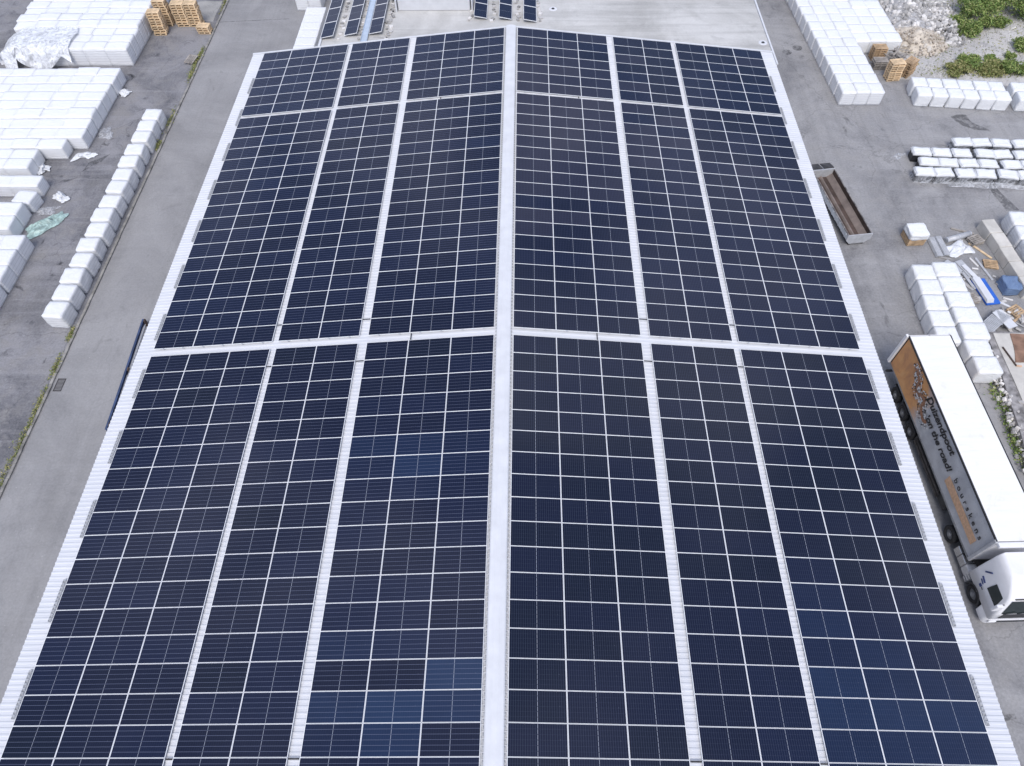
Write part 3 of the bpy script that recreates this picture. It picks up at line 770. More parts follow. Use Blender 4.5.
def drape(u, v):
    x = -48.0 + u * 7.4
    n1 = noise.noise_vector(Vector((u * 7, v * 5, 4.0)))
    edge = 0.62 + 0.38 * abs(math.cos(u * 5.2)) if u > .3 else 1.0
    t = v * edge
    if t < .4: yy, zz = 15.9 - t / .4 * 3.35, 1.92
    else: yy, zz = 12.55 - (t - .4) * 1.3 + 1.1 * (u < .12), 1.92 - (t - .4) / .6 * 1.87
    if u < .25: zz *= (.35 + u * 2.6); yy += .0
    return (x + n1.x * .25, yy + n1.y * .2, max(.04, zz + n1.z * .12))
tag(put('plastic_sheet', sheet_mesh('plastic_sheet', 'milky_film', drape, 30, 16)), 'milky tarpaulin draped over the front left of the farthest big stack', 'plastic sheet')

# ------------------------------------------------------------------ timber pallets
def pallet_mesh(mat):
    bm = bmesh.new()
    for k in range(5): bm_box(bm, (0, -0.35 + k * 0.175, 0.133), (1.2, (0.145 if k in (0, 2, 4) else 0.10), 0.022))
    for x in (-0.54, 0, 0.54): bm_box(bm, (x, 0, 0.111), (0.12, 0.8, 0.020))
    for x in (-0.54, 0, 0.54):
        for y in (-0.35, 0, 0.35): bm_box(bm, (x, y, 0.064), (0.12, 0.11, 0.088))
    for y in (-0.345, 0, 0.345): bm_box(bm, (0, y, 0.011), (1.2, 0.07, 0.018))
    return mesh_of('pallet', bm, mat)
PAL = {k: pallet_mesh(k) for k in ('new_wood', 'brown_wood', 'grey_wood')}
def pallets(x, y, n, mat, rz, where, group, colour, zs=1.0):
    for k in range(n):
        o = put('pallet', PAL[mat], None, (x + rw.uniform(-.045, .045), y + rw.uniform(-.045, .045), 0.01 + k * 0.150 * zs), (0, 0, rz + rw.uniform(-.03, .03)), (1, 1, zs))
        tag(o, '%s pallet, %s from top of the %s' % (colour, ORD[n - 1 - k], where), 'pallet', group)
pallets(-34.35, 18.1, 9, 'new_wood', 0.03, 'front stack beside the farthest big stack', 'pallets beside the farthest big stack', 'pale', 1.62)
pallets(-34.2, 19.75, 10, 'new_wood', 0, 'stack directly behind the front stack', 'pallets beside the farthest big stack', 'pale', 1.62)
pallets(-32.55, 19.65, 9, 'new_wood', 0.02, 'middle stack of the pallet row', 'pallets beside the farthest big stack', 'pale', 1.62)
pallets(-31.28, 19.65, 9, 'new_wood', -0.02, 'right tall stack of the pallet row', 'pallets beside the farthest big stack', 'pale', 1.62)
pallets(-32.5, 20.6, 9, 'brown_wood', 0.0, 'stack behind the middle stack', 'pallets beside the farthest big stack', 'brownish', 1.62)
pallets(-30.15, 18.25, 3, 'new_wood', -0.05, 'low stack near the kerb', 'pallets beside the farthest big stack', 'pale', 1.62)
tag(put('pallet', PAL['grey_wood'], None, (-30.15, 13.3, 0.14), (R(4), R(-4), 1.35)), 'single weathered pallet lying in the weeds beside the kerb', 'pallet')
pallets(33.75, 10.15, 8, 'new_wood', 0.10, 'light stack by the strip stack', 'pallets at the rubble heap', 'pale', 1.35)
pallets(35.25, 10.75, 7, 'brown_wood', 0.75, 'turned brown stack by the light one', 'pallets at the rubble heap', 'brown', 1.3)
pallets(33.3, 13.3, 6, 'brown_wood', 0.05, 'brown stack at the strip stack corner', 'pallets at the rubble heap', 'brown', 1.3)
pallets(33.1, 11.9, 5, 'grey_wood', 0.0, 'grey stack behind the light one', 'pallets at the rubble heap', 'grey')
bm = bmesh.new()
for k in range(26):
    bm_box(bm, (34.9 + rw.uniform(-.7, .7), 13.1 + rw.uniform(-.6, .6), 0.15 + 0.03 * k), (rw.uniform(.9, 1.6), 0.12, 0.03), Euler((rw.uniform(-.2, .2), rw.uniform(-.3, .3), rw.uniform(0, 3.1))))
tag(part('timber_scrap', bm, 'grey_wood'), 'jumbled heap of broken grey boards behind the light pallet stack', 'timber scrap', kind='stuff')

# single load on a timber crate
o = thing('crated_load', 'white covered load on a low timber crate, alone on the open yard', 'crate', (29.4, -10.1, 0), (0, 0, 0.06)); o.scale = (.87, .87, .92)
bm = bmesh.new()
for k in range(4):
    for sy in (-1, 1): bm_box(bm, (0, sy * 0.68, 0.12 + k * 0.17), (1.42, 0.03, 0.12))
    for sx in (-1, 1): bm_box(bm, (sx * 0.70, 0, 0.12 + k * 0.17), (0.03, 1.34, 0.12))
for sx in (-.6, 0, .6):
    for sy in (-.66, .66): bm_box(bm, (sx, sy * 0.96, 0.38), (0.09, 0.05, 0.74))
bm_box(bm, (0, 0, 0.35), (1.3, 1.26, 0.6)); part('crate', bm, 'brown_wood', o)
put('cover', wrap_mesh(55, 'white_cover', 0.05, -0.02, 0.05), o, (0.03, 0.03, 0.62), scale=(1.52, 1.5, 0.55))

# ------------------------------------------------------------------ open steel container beside the eave
o = thing('open_container', 'long open rusty steel container standing close to the right eave', 'container', (24.70, -6.98, 0), (0, 0, 0.135))
H0, H1, L2 = 0.22, 0.95, 3.55
simple('worn_rail', (0.24, 0.225, 0.22), 0.8, 0.1, var=0.7, scale=2.5)
bm = bmesh.new()   # trough: cross-section swept along y
sec_o = [(-0.90, H1), (-0.90, H0 + .30), (-0.56, H0), (0.56, H0), (0.90, H0 + .30), (0.90, H1)]
sec_i = [(0.84, H1), (0.84, H0 + .36), (0.44, H0 + .06), (0.13, H0 + .06), (0.05, H0 + .16), (-0.05, H0 + .16), (-0.13, H0 + .06), (-0.44, H0 + .06), (-0.84, H0 + .36), (-0.84, H1)]
for i in range(len(sec_i) - 1):
    a, b_ = sec_i[i], sec_i[i + 1]
    bm_poly(bm, [(a[0], -L2, a[1]), (b_[0], -L2, b_[1]), (b_[0], L2, b_[1]), (a[0], L2, a[1])], 1 if i in (1, 3, 4, 5, 7, 8) else 0)  # pale slopes and left wall paint in the lit side; centre ridge paler too
part('inner_trough', bm, ['rust', 'rust_pale'], o)
bm = bmesh.new()
for i in range(len(sec_o) - 1):
    a, b_ = sec_o[i], sec_o[i + 1]
    bm_poly(bm, [(a[0], -L2, a[1]), (b_[0], -L2, b_[1]), (b_[0], L2, b_[1]), (a[0], L2, a[1])])
for k in range(12):
    for sx in (-1, 1): bm_box(bm, (sx * 0.925, -L2 + 0.3 + k * 0.59, (H1 + H0) / 2 + 0.15), (0.05, 0.08, H1 - H0 - 0.32), Euler((R(18), 0, 0)))
part('outer_shell', bm, 'container_paint', o)
for sx in (-1, 1):
    bm = bmesh.new(); bm_box(bm, (sx * 0.87, 0, H1 + 0.02), (0.07, 2 * L2 + .1, 0.07)); part('top_rail', bm, 'worn_rail', o)
for sy, nm in ((-1, 'end_plate'), (1, 'end_plate')):
    bm = bmesh.new(); bm_prism(bm, [(x, sy * (L2 + 0.06 * (sy < 0)), z) for x, z in [(-.92, H1 + .06), (-.92, H0 + .30), (-.58, H0 - .05), (.58, H0 - .05), (.92, H0 + .30), (.92, H1 + .06)]], (0, 0.06, 0))
    part(nm, bm, 'grey_sheet', o)
for sx in (-0.45, 0.5):
    bm = bmesh.new(); bm_box(bm, (sx, L2 + 0.55, H1 - 0.05), (0.78, 0.80, 0.06), Euler((R(-14), 0, 0))); part('end_flap', bm, 'dark_steel', o)
for sx in (-0.5, 0.5):
    bm = bmesh.new(); bm_box(bm, (sx, 0, 0.14), (0.14, 2 * L2, 0.28)); part('skid', bm, 'dark_steel', o)

# ------------------------------------------------------------------ steel rail lying along the left wall
o = thing('steel_rail', 'long dark blue steel rail on short stands beside the left wall', 'steel rail', (-24.62, -22.2, 0), (0, 0, 0.046))
bm = bmesh.new()
bm_box(bm, (0, 0, 0.46), (0.12, 8.6, 0.03)); bm_box(bm, (0, 0, 0.30), (0.12, 8.6, 0.03)); bm_box(bm, (0, 0, 0.38), (0.03, 8.6, 0.14))
part('beam', bm, 'blue_steel', o)
for y in (-4.0, 0.1, 4.1):
    bm = bmesh.new(); bm_box(bm, (0, y, 0.14), (0.4, 0.12, 0.28)); bm_box(bm, (0.14, y + .05, 0.34), (0.10, 0.2, 0.4)); part('stand', bm, 'rust', o)
bm = bmesh.new(); bm_cyl(bm, (0.20, -4.2, 0.36), (0.20, 3.9, 0.36), 0.03, seg=8); part('side_pipe', bm, 'galvanised', o)

# ------------------------------------------------------------------ building scraps on the right yard
def bundle(name, label, cat, x, y, rz, n, l, wd, mat, th=0.06, fan=0.05, zst=0.065):
    root = thing(name, label, cat, (x, y, 0), (0, 0, rz))
    for k in range(n):
        bm = bmesh.new(); bm_box(bm, (0, 0, 0), (wd, l, th)); bm_bevel(bm, 0.01, 1)
        part('sheet', bm, mat, root, loc=(rw.uniform(-fan, fan), rw.uniform(-fan, fan) * 2, 0.04 + k * zst), rot=(0, 0, rw.uniform(-fan, fan)))
    return root
def corrugated(name, label, x, y, rz, l, wd, n):
    bm = bmesh.new(); k = int(wd / 0.1)
    for q in range(n):
        off = q * 0.05
        pts = [(-wd / 2 + i * wd / (2 * k), (0.03 if i % 2 else 0.0) + 0.06 + off) for i in range(2 * k + 1)]
        for a, b_ in zip(pts[:-1], pts[1:]):
            bm_poly(bm, [(a[0] + q * .02, -l / 2, a[1]), (b_[0] + q * .02, -l / 2, b_[1]), (b_[0] + q * .02, l / 2, b_[1]), (a[0] + q * .02, l / 2, a[1])])
    r = thing(name, label, 'metal sheets', (x, y, 0), (0, 0, rz)); part('sheets', bm, 'grey_sheet', r)
    bm = bmesh.new()
    for yy in (-l * .3, l * .3): bm_box(bm, (0, yy, 0.025), (wd, 0.08, 0.05))
    part('bearers', bm, 'grey_wood', r)
corrugated('metal_sheets', 'left of two bundles of grey corrugated sheets on the yard', 30.75, -10.95, 0.03, 1.9, 0.42, 4)
corrugated('metal_sheets', 'right of two bundles of grey corrugated sheets on the yard', 31.3, -10.85, 0.03, 1.9, 0.42, 4)
o = thing('ventilation_pipe', 'pale grey sheet metal duct lying on its side among the scraps', 'duct', (32.7, -10.0, 0), (0, 0, -1.25))
bm = bmesh.new(); bm_cyl(bm, (0, -1.0, 0.22), (0, 1.0, 0.22), 0.21, seg=20); part('tube', bm, 'grey_sheet', o, True)
bm = bmesh.new()
for y in (-1.0, 0, 1.0): bm_cyl(bm, (0, y - .03, 0.22), (0, y + .03, 0.22), 0.235, seg=20)
part('flange', bm, 'galvanised', o)
loose('plastic_sheet', 'scrap_film', 12, 32.5, -11.1, 1.7, 1.2, 0.45, 0.4, 'white torn wrapping heaped beside the grey duct')
bundle('board_pile', 'small pile of brown boards under the torn wrapping', 'boards', 32.0, -11.3, 0.9, 3, 0.9, 0.3, 'brown_wood', 0.03, 0.2, 0.035)
bundle('board_pile', 'grey metal profiles stacked at the far end of the scrap row', 'boards', 31.5, -13.0, 0.55, 4, 1.3, 0.35, 'grey_sheet', 0.05, 0.07)
bundle('board_pile', 'pale grey panels lying across the middle of the scrap row', 'boards', 32.1, -13.2, 0.25, 4, 1.5, 0.55, 'grey_sheet', 0.05, 0.10)
bundle('board_pile', 'thin grey strips lying beside the white boards', 'boards', 32.0, -14.2, 0.15, 3, 1.5, 0.2, 'grey_sheet', 0.04, 0.12)
o = thing('board_stack', 'white boards stacked on a bright blue sheet', 'boards', (32.78, -15.2, 0), (0, 0, 0.13))
bm = bmesh.new(); bm_box(bm, (0.1, 0, 0.10), (1.0, 2.3, 0.16)); bm_bevel(bm, 0.03, 1); part('blue_sheet', bm, 'blue_sheet', o)
for k in range(3):
    bm = bmesh.new(); bm_box(bm, (-0.16 + 0.015 * k, 0.02 * k + 0.08, 0.215 + k * 0.06), (0.5, 2.3 - .1 * k, 0.05)); part('board', bm, 'white_trim', o)
bm = bmesh.new(); bm_box(bm, (0, 0, 0), (0.32, 1.5, 0.04)); tag(part('white_board', bm, 'white_trim', None, loc=(32.35, -13.55, 0.3), rot=(0.03, 0, 0.42)), 'single white board lying askew above the blue sheet', 'board')
for i, (x, y, rz) in enumerate(((31.15, -14.4, 0.1), (31.25, -15.25, 0.25))):
    tag(put('pallet', PAL['grey_wood'], None, (x, y, 0.01), (0, 0, rz), (0.62, 0.9, 0.9)), ('worn small pallet next to the scrap row, farther one', 'worn small pallet next to the scrap row, nearer one')[i], 'pallet')
o = thing('lattice_panel', 'grey slatted steel panel lying askew behind the truck', 'panel', (31.95, -18.3, 0.45), (R(6), R(-10), -0.92))
bm = bmesh.new()
for k in range(9): bm_box(bm, (-0.42 + k * 0.105, 0, 0), (0.08, 2.6, 0.04))
part('slats', bm, 'grey_sheet', o)
bm = bmesh.new()
for y in (-1.2, -.4, .4, 1.2): bm_box(bm, (0, y, -0.05), (1.0, 0.07, 0.06))
part('cross_rails', bm, 'galvanised', o)
bm = bmesh.new(); bm_box(bm, (0, 0, 0), (0.95, 1.5, 0.05)); bm_bevel(bm, 0.01, 1)
tag(part('white_board', bm, 'white_trim', None, loc=(33.0, -17.9, 0.45), rot=(0.05, 0.2, 0.45)), 'white board leaning over the slatted steel panel', 'board')
bm = bmesh.new()
for k in range(30):
    bm_box(bm, (rw.uniform(31.0, 34.6), rw.uniform(-18.9, -11.5), 0.05), (rw.uniform(.08, .3), rw.uniform(.15, .9), rw.uniform(.03, .1)), rw.uniform(0, 3.1))
for k in range(24):
    bm_box(bm, (rw.uniform(33.0, 34.8), rw.uniform(-18.6, -16.9), 0.12), (rw.uniform(.08, .2), rw.uniform(.2, .8), rw.uniform(.03, .1)), Euler((rw.uniform(-.3, .3), rw.uniform(-.3, .3), rw.uniform(0, 3.1))))
tag(part('loose_scraps', bm, 'stone_mix'), 'small loose offcuts and scraps strewn over the right yard', 'scraps', kind='stuff')

for i, (x, y_, rz, n) in enumerate(((33.9, -10.3, .3, 2), (34.2, -12.6, -.2, 1), (31.55, -15.9, .15, 2), (34.3, -16.9, .5, 1))):
    for k in range(n):
        tag(put('pallet', PAL[('grey_wood', 'brown_wood')[i % 2]], None, (x, y_, .01 + k * .15), (0, 0, rz + k * .1), (.8, .95, 1)), '%s worn pallet lying loose on the right yard, %s from the far side' % (('lower', 'upper')[k] if n > 1 else 'single', ORD[i]), 'pallet')
for i, (x, y_, rz, l, mt, c) in enumerate(((33.4, -9.2, 1.2, 1.6, 'grey_wood', 'grey plank lying beyond the duct'), (34.0, -11.2, .6, 1.9, 'new_wood', 'pale plank lying between the torn wrapping and the wall'), (33.6, -13.0, .2, 2.2, 'grey_sheet', 'thin grey channel lying near the blue load'),
        (34.1, -17.6, -.9, 1.5, 'brown_wood', 'brown plank lying over the scraps near the slab'), (33.7, -16.2, .9, 1.3, 'white_trim', 'white strip lying near the blue sheet'))):
    bm = bmesh.new(); bm_box(bm, (0, 0, .04), (.16, l, .07)); bm_bevel(bm, .01, 1)
    tag(part('plank', bm, mt, None, loc=(x, y_, .005), rot=(0, 0, rz)), c, 'plank')
# low walls and raised slab on the right
o = thing('concrete_wall', 'low wide wall of pale concrete blocks by the right picture edge', 'wall', (35.35, -12.2, 0), (0, 0, 0.085))
for k in range(5):
    bm = bmesh.new(); bm_box(bm, (rw.uniform(-.03, .03), 2.75 - k * 1.4, 0.4), (0.95, 1.37, 0.8 + rw.uniform(-.03, .03)), rw.uniform(-.02, .02)); bm_bevel(bm, 0.03, 1)
    part('block', bm, 'pale_concrete', o)
o = thing('raised_slab', 'raised concrete slab with a rough edge and a rusty brown patch', 'slab', (0, 0, 0))
bm = bmesh.new()
edge = [(31.25, -19.05), (38, -19.05), (38, -34), (30.6, -34), (30.35, -28.2), (30.75, -24.6), (31.05, -22.2)]
er = ragged(edge, 0.4, 0.10, 6.0)
bm_prism(bm, [(x, y, 0.0) for x, y in er], (0, 0, 0.52)); part('rough_edge', bm, 'rough_concrete', o)
bm = bmesh.new(); bm_prism(bm, [(x, y, 0.50) for x, y in ragged([(31.65, -19.2), (38, -19.2), (38, -34), (31.6, -34), (31.3, -28), (31.5, -24)], 0.5, 0.05, 2.0)], (0, 0, 0.09)); part('slab_top', bm, 'pale_concrete', o)
bm = bmesh.new(); bm_prism(bm, [(x, y, 0.60) for x, y in ragged([(32.75, -19.3), (38, -19.3), (38, -21.6), (32.15, -21.6)], 0.3, 0.12, 3.0)], (0, 0, 0.03)); part('brown_patch', bm, 'rust_soil', o)
o = thing('rusty_bar', 'short rusty steel bar lying on the raised slab', 'bar', (31.95, -21.1, 0.64), (0, 0, 0.2))
bm = bmesh.new(); bm_cyl(bm, (0, -0.75, 0), (0, 0.75, 0), 0.05, seg=10); part('bar', bm, 'rust', o)
bm = bmesh.new(); bm_cyl(bm, (0, -0.75, 0), (0.3, -0.85, 0), 0.05, seg=10); part('hook', bm, 'orange_ink', o)

# ------------------------------------------------------------------ vegetation and rubble
def leaves(name, rnd, n, fn, mat, size, tall=1.0):
    bm = bmesh.new()
    for _ in range(n):
        p = Vector(fn(rnd)); s = size * rnd.uniform(.6, 1.5)
        q = Euler((rnd.uniform(-1.1, 1.1), rnd.uniform(-1.1, 1.1), rnd.uniform(0, 6.3))).to_matrix()
        bm_poly(bm, [p + q @ Vector(v) for v in ((0, -s * tall, 0), (s * .5, 0, s * .15), (0, s * tall, 0), (-s * .5, 0, s * .15))])
    return bm
def shrub(x, y, r, h, seed, label, mat='leaf_green', n=None):
    rnd = random.Random(seed)
    o = thing('shrub', label, 'shrub', (x, y, 0), (0, 0, 0), 'shrubs on the rubble ground')
    lob = [(rnd.uniform(-.6, .6) * r, rnd.uniform(-.6, .6) * r, rnd.uniform(.25, .75) * h, rnd.uniform(.3, .55) * r) for _ in range(14)]
    def fn(q):
        a = q.choice(lob); d = Vector((q.gauss(0, 1), q.gauss(0, 1), q.gauss(0, 1))).normalized() * a[3] * (q.uniform(.4, 1.05) + max(0, q.gauss(0, .22)))
        return (a[0] + d.x, a[1] + d.y, max(0.04, a[2] + d.z * h / (1.6 * r)))
    me = mesh_of('foliage', leaves('foliage', rnd, n or int(2000 * r), fn, mat, 0.075, 1.7), mat)
    put('foliage', me, o)
    bm = bmesh.new()
    for k in range(7):
        a = rnd.choice(lob); bm_cyl(bm, (0.1 * math.cos(k), 0.1 * math.sin(k), 0), (a[0], a[1], a[2]), 0.03, 0.01, 6)
    part('stems', bm, 'grey_wood', o)
shrub(44.4, 20.2, 2.0, 2.4, 1, 'large dense green shrub, left one of the big clump by the cobbles')
shrub(47.0, 21.3, 2.3, 2.7, 2, 'large dense green shrub in the middle of the big clump')
shrub(49.4, 20.4, 1.8, 2.0, 3, 'large green shrub at the right end of the big clump')
shrub(45.8, 23.6, 1.9, 2.6, 15, 'tall green shrub at the back of the big clump')
shrub(42.2, 19.0, 0.75, 0.9, 4, 'small green shrub on the cobbles left of the big clump')
shrub(43.2, 17.4, 1.15, 1.1, 5, 'rounded low shrub below the left end of the big clump')
shrub(44.9, 18.2, 0.75, 1.2, 6, 'upright small shrub below the middle of the big clump')
shrub(46.6, 18.8, 0.85, 0.9, 7, 'dark small shrub below the right end of the big clump')
shrub(39.5, 16.2, 0.8, 0.5, 8, 'flat lone green shrub at the edge of the sand heap', 'leaf_dry')
shrub(47.4, 15.0, 1.1, 1.0, 9, 'rounded green shrub at the right edge of the pale ground')
shrub(43.6, 13.0, 0.7, 0.3, 10, 'low flat plant in the middle of the pale ground')
shrub(40.0, 11.1, 1.3, 0.6, 11, 'leftmost yellowish shrub of the strip behind the white rows', 'leaf_dry')
shrub(41.5, 12.3, 1.1, 0.9, 12, 'bright bushy shrub in the strip behind the white rows')
shrub(43.0, 11.2, 1.4, 0.6, 13, 'flat shrub in the strip behind the white rows, third from left', 'leaf_dry')
shrub(44.9, 11.2, 1.2, 0.9, 14, 'dark rightmost shrub of the strip behind the white rows')
shrub(45.6, 13.4, 0.5, 0.4, 16, 'tiny dark shrub right of the pale ground centre')
rnd = random.Random(8)
KERBW = [(-30.3, 40), (14.5, 1.0), (13.0, 1.4), (11.2, 0.9), (4.5, 1.3), (1.0, .5), (-18.9, .5), (-27.0, 1.5), (-29.8, 1.8), (-24.5, 1.4), (-21.5, .7), (24, 2.0)]
def kfn(q):
    c, sp = q.choice(KERBW[1:])
    return (-29.52 + q.gauss(-.05, .11) - (0.15 if c in (13.0, -29.8) else 0), c + q.gauss(0, sp * .6), abs(q.gauss(.08, .07)))
tag(part('verge_weeds', leaves('w', rnd, 2600, kfn, 'leaf_dry', 0.055, 1.6), 'leaf_dry'), 'sparse weeds growing along the kerb on the left', 'weeds', kind='stuff')
def sfn(q):
    c = q.choice(((30.5, -23.6, .25, .7), (30.75, -24.8, .2, .4), (30.2, -27.8, .15, .9), (30.3, -26.5, .12, .8)))
    return (c[0] + q.gauss(0, c[2]), c[1] + q.gauss(0, c[3]), abs(q.gauss(.14, .12)))
tag(part('slab_weeds', leaves('w', rnd, 900, sfn, 'leaf_green', 0.075), 'leaf_green'), 'green weeds growing along the foot of the raised slab', 'weeds', kind='stuff')
def gfn(q): return (q.uniform(36.5, 52), q.uniform(10.5, 24), abs(q.gauss(.03, .05))) if q.random() < .6 else (q.gauss(43.5, 3.0), 11.2 + q.gauss(0, .5), abs(q.gauss(.08, .07)))
tag(part('ground_weeds', leaves('w', rnd, 4200, gfn, 'leaf_dry', 0.06, 1.6), 'leaf_dry'), 'thin scattered weeds over the pale rubble ground', 'weeds', kind='stuff')
# rubble
def rubble(name, label, n, fn, size, mat, seed):
    rnd = random.Random(seed); bm = bmesh.new()
    for _ in range(n):
        p = Vector(fn(rnd)); s = size * (0.35 + rnd.random() ** 3 * 1.8)
        mtx = Matrix.Translation(p) @ Euler((rnd.uniform(0, 6), rnd.uniform(0, 6), rnd.uniform(0, 6))).to_matrix().to_4x4() @ Matrix.Diagonal((s * rnd.uniform(.6, 1.4), s * rnd.uniform(.6, 1.2), s * rnd.uniform(.5, 1), 1))
        vs_ = bmesh.ops.create_icosphere(bm, subdivisions=1, radius=1.0, matrix=mtx)['verts']
        for v in vs_: v.co += Vector((rnd.uniform(-.2, .2), rnd.uniform(-.2, .2), rnd.uniform(-.2, .2))) * s
    tag(part(name, bm, mat), label, 'rubble', kind='stuff')
def heap(cx, cy, rx, ry, h):
    def fn(q):
        a, r = q.uniform(0, 6.283), math.sqrt(q.random())
        x, y = cx + math.cos(a) * rx * r, cy + math.sin(a) * ry * r
        return (x, y, h * (1 - r) ** 0.9 + 0.02)
    return fn
def mound(name, cx, cy, rx, ry, h, mat, seed):
    bm = bmesh.new(); n = 26
    g = [[None] * (n + 1) for _ in range(n + 1)]
    for i in range(n + 1):
        for j in range(n + 1):
            u, v = i / n * 2 - 1, j / n * 2 - 1
            r = math.hypot(u, v)
            z = h * max(0, 1 - r) ** 0.9 * (1 + .4 * noise.noise(Vector((u * 3, v * 3, seed)))) - 0.03
            g[i][j] = bm.verts.new((cx + u * rx, cy + v * ry, z + (0.08 * noise.noise(Vector((u * 9, v * 9, seed))) if r < 1 else 0)))
    for i in range(n):
        for j in range(n): bm.faces.new((g[i][j], g[i + 1][j], g[i + 1][j + 1], g[i][j + 1]))
    o = part(name, bm, mat, None, True); o['kind'] = 'structure'
simple('grey_gravel', (0.36, 0.36, 0.37), 0.95, var=0.4, scale=3, bmp=0.6)
simple('sand', (0.56, 0.50, 0.42), 0.95, var=0.25, scale=2, bmp=0.4)
mound('gravel_heap', 38.4, 21.6, 3.6, 4.6, 2.0, 'grey_gravel', 1.0)
mound('sand_heap', 37.9, 16.2, 2.8, 2.6, 1.1, 'sand', 2.0)
rubble('gravel_stones', 'grey broken stones covering the gravel heap by the strip stack', 1500, heap(38.4, 21.6, 3.5, 4.5, 2.0), 0.14, 'stone_mix', 1)
rubble('cobble_stones', 'pale cobbles tipped beside the big shrub clump', 900, heap(41.3, 19.6, 2.0, 4.4, 0.7), 0.17, 'stone_mix', 2)
rubble('sand_stones', 'brownish stones spread over the sand heap', 800, heap(37.8, 16.0, 2.9, 2.6, 1.1), 0.09, 'sand_stone', 3)
rubble('loose_stones', 'loose pale stones scattered over the rubble ground', 1300, lambda q: (q.uniform(36.2, 52), q.uniform(10.3, 24), 0.02), 0.06, 'stone_mix', 4)
rubble('slab_stones', 'rough grey stones along the foot of the raised slab', 420, lambda q: (*(lambda yy: (31.1 + (yy + 19) * .075 + q.gauss(0, .2), yy))(q.uniform(-29.5, -19.2)), 0.2 + q.uniform(-.15, .3)), 0.11, 'stone_mix', 5)

# ------------------------------------------------------------------ truck and trailer
TRK = thing('truck_trailer', 'white articulated truck with a printed curtain trailer parked beside the warehouse', 'truck', (23.73, -22.06, 0), (0, 0, 0.031))
# local frame: x from the visible side to the far side, y towards the far (rear) end is 0, front is negative
TL, TW, ZB, ZT = 12.7, 2.48, 1.42, 4.0
bm = bmesh.new(); bm_box(bm, (TW / 2, -TL / 2, ZT - 0.02), (TW - 0.06, TL - 0.04, 0.06)); bm_bevel(bm, 0.02, 1); roof_p = part('trailer_roof', bm, 'roof_tarp', TRK)
bm = bmesh.new(); bm_box(bm, (0.02, -TL / 2, ZT - 0.03), (0.07, TL, 0.09)); part('roof_rail', bm, 'lettering_ink', TRK)
bm = bmesh.new(); bm_box(bm, (TW - 0.02, -TL / 2, ZT - 0.03), (0.07, TL, 0.09)); part('roof_rail', bm, 'lettering_ink', TRK)
def curtain(xs, xo):
    bm = bmesh.new(); n = 60
    g = [[bm.verts.new((xs + xo * (0.025 * math.sin(j * 1.9) * math.sin(math.pi * i / 6) + 0.012 * math.sin(j * .7)), -0.12 - j * (TL - 0.28) / n, ZB + i * (ZT - ZB - 0.08) / 6)) for i in range(7)] for j in range(n + 1)]
    for j in range(n):
        for i in range(6): bm.faces.new((g[j][i], g[j + 1][i], g[j + 1][i + 1], g[j][i + 1]))
    return bm
part('side_curtain', curtain(0.035, -1), 'printed_curtain', TRK, True)
part('side_curtain', curtain(TW - 0.035, 1), 'printed_curtain', TRK, True)
bm = bmesh.new(); bm_box(bm, (TW / 2, -TL + 0.06, (ZB + ZT) / 2), (TW - 0.1, 0.08, ZT - ZB)); part('front_wall', bm, 'truck_white', TRK)
for x in (0.02, TW - 0.02):
    bm = bmesh.new(); bm_box(bm, (x, -TL + 0.03, (ZB + ZT) / 2), (0.14, 0.20, ZT - ZB)); bm_bevel(bm, 0.03, 1); part('corner_post', bm, 'grey_sheet', TRK)
bm = bmesh.new(); bm_box(bm, (TW / 2, -TL / 2, ZB - 0.06), (TW - 0.04, TL - 0.06, 0.12)); part('trailer_floor', bm, 'grey_plastic', TRK)
bm = bmesh.new(); bm_box(bm, (TW / 2, -0.04, (ZB + ZT) / 2), (TW - 0.06, 0.05, ZT - ZB)); part('rear_wall', bm, 'dark_steel', TRK)
# white rear frame standing a little proud of the sides
for x in (-0.05, TW + 0.05):
    bm = bmesh.new(); bm_box(bm, (x, 0.05, (ZB + ZT) / 2 - .02), (0.14, 0.22, ZT - ZB + .02)); bm_bevel(bm, 0.03, 2); part('rear_post', bm, 'truck_white', TRK)
for x in (TW * .25, TW * .75):
    bm = bmesh.new(); bm_box(bm, (x, 0.05, (ZB + ZT) / 2), (TW * .5 - .06, 0.05, ZT - ZB - .08)); bm_cyl(bm, (x + .2, .09, ZB + .1), (x + .2, .09, ZT - .2), .02, seg=8); part('rear_door', bm, 'truck_white', TRK)
for x in (0.65, TW - 0.65):
    bm = bmesh.new(); bm_box(bm, (x, -TL / 2 - .6, 0.95), (0.14, TL + 1.5, 0.28)); part('chassis_beam', bm, 'dark_steel', TRK)
bm = bmesh.new()
for z in (0.65, 0.92): bm_box(bm, (0.10, -7.0, z), (0.04, 3.6, 0.12))
for y in (-5.4, -7.0, -8.6): bm_box(bm, (0.14, y, 0.9), (0.05, 0.06, 0.7))
part('side_guard', bm, 'dark_steel', TRK)
bm = bmesh.new(); bm_box(bm, (TW / 2, -0.1, 0.55), (TW - 0.2, 0.1, 0.14)); part('rear_bumper', bm, 'dark_steel', TRK)
bm = bmesh.new(); bm_box(bm, (TW / 2, -7.3, 0.82), (TW - .36, 4.6, 0.62)); bm_bevel(bm, .05, 1); part('underbody_shade_block', bm, 'black_plastic', TRK)  # added black block, darkens the space under the trailer like deep shade
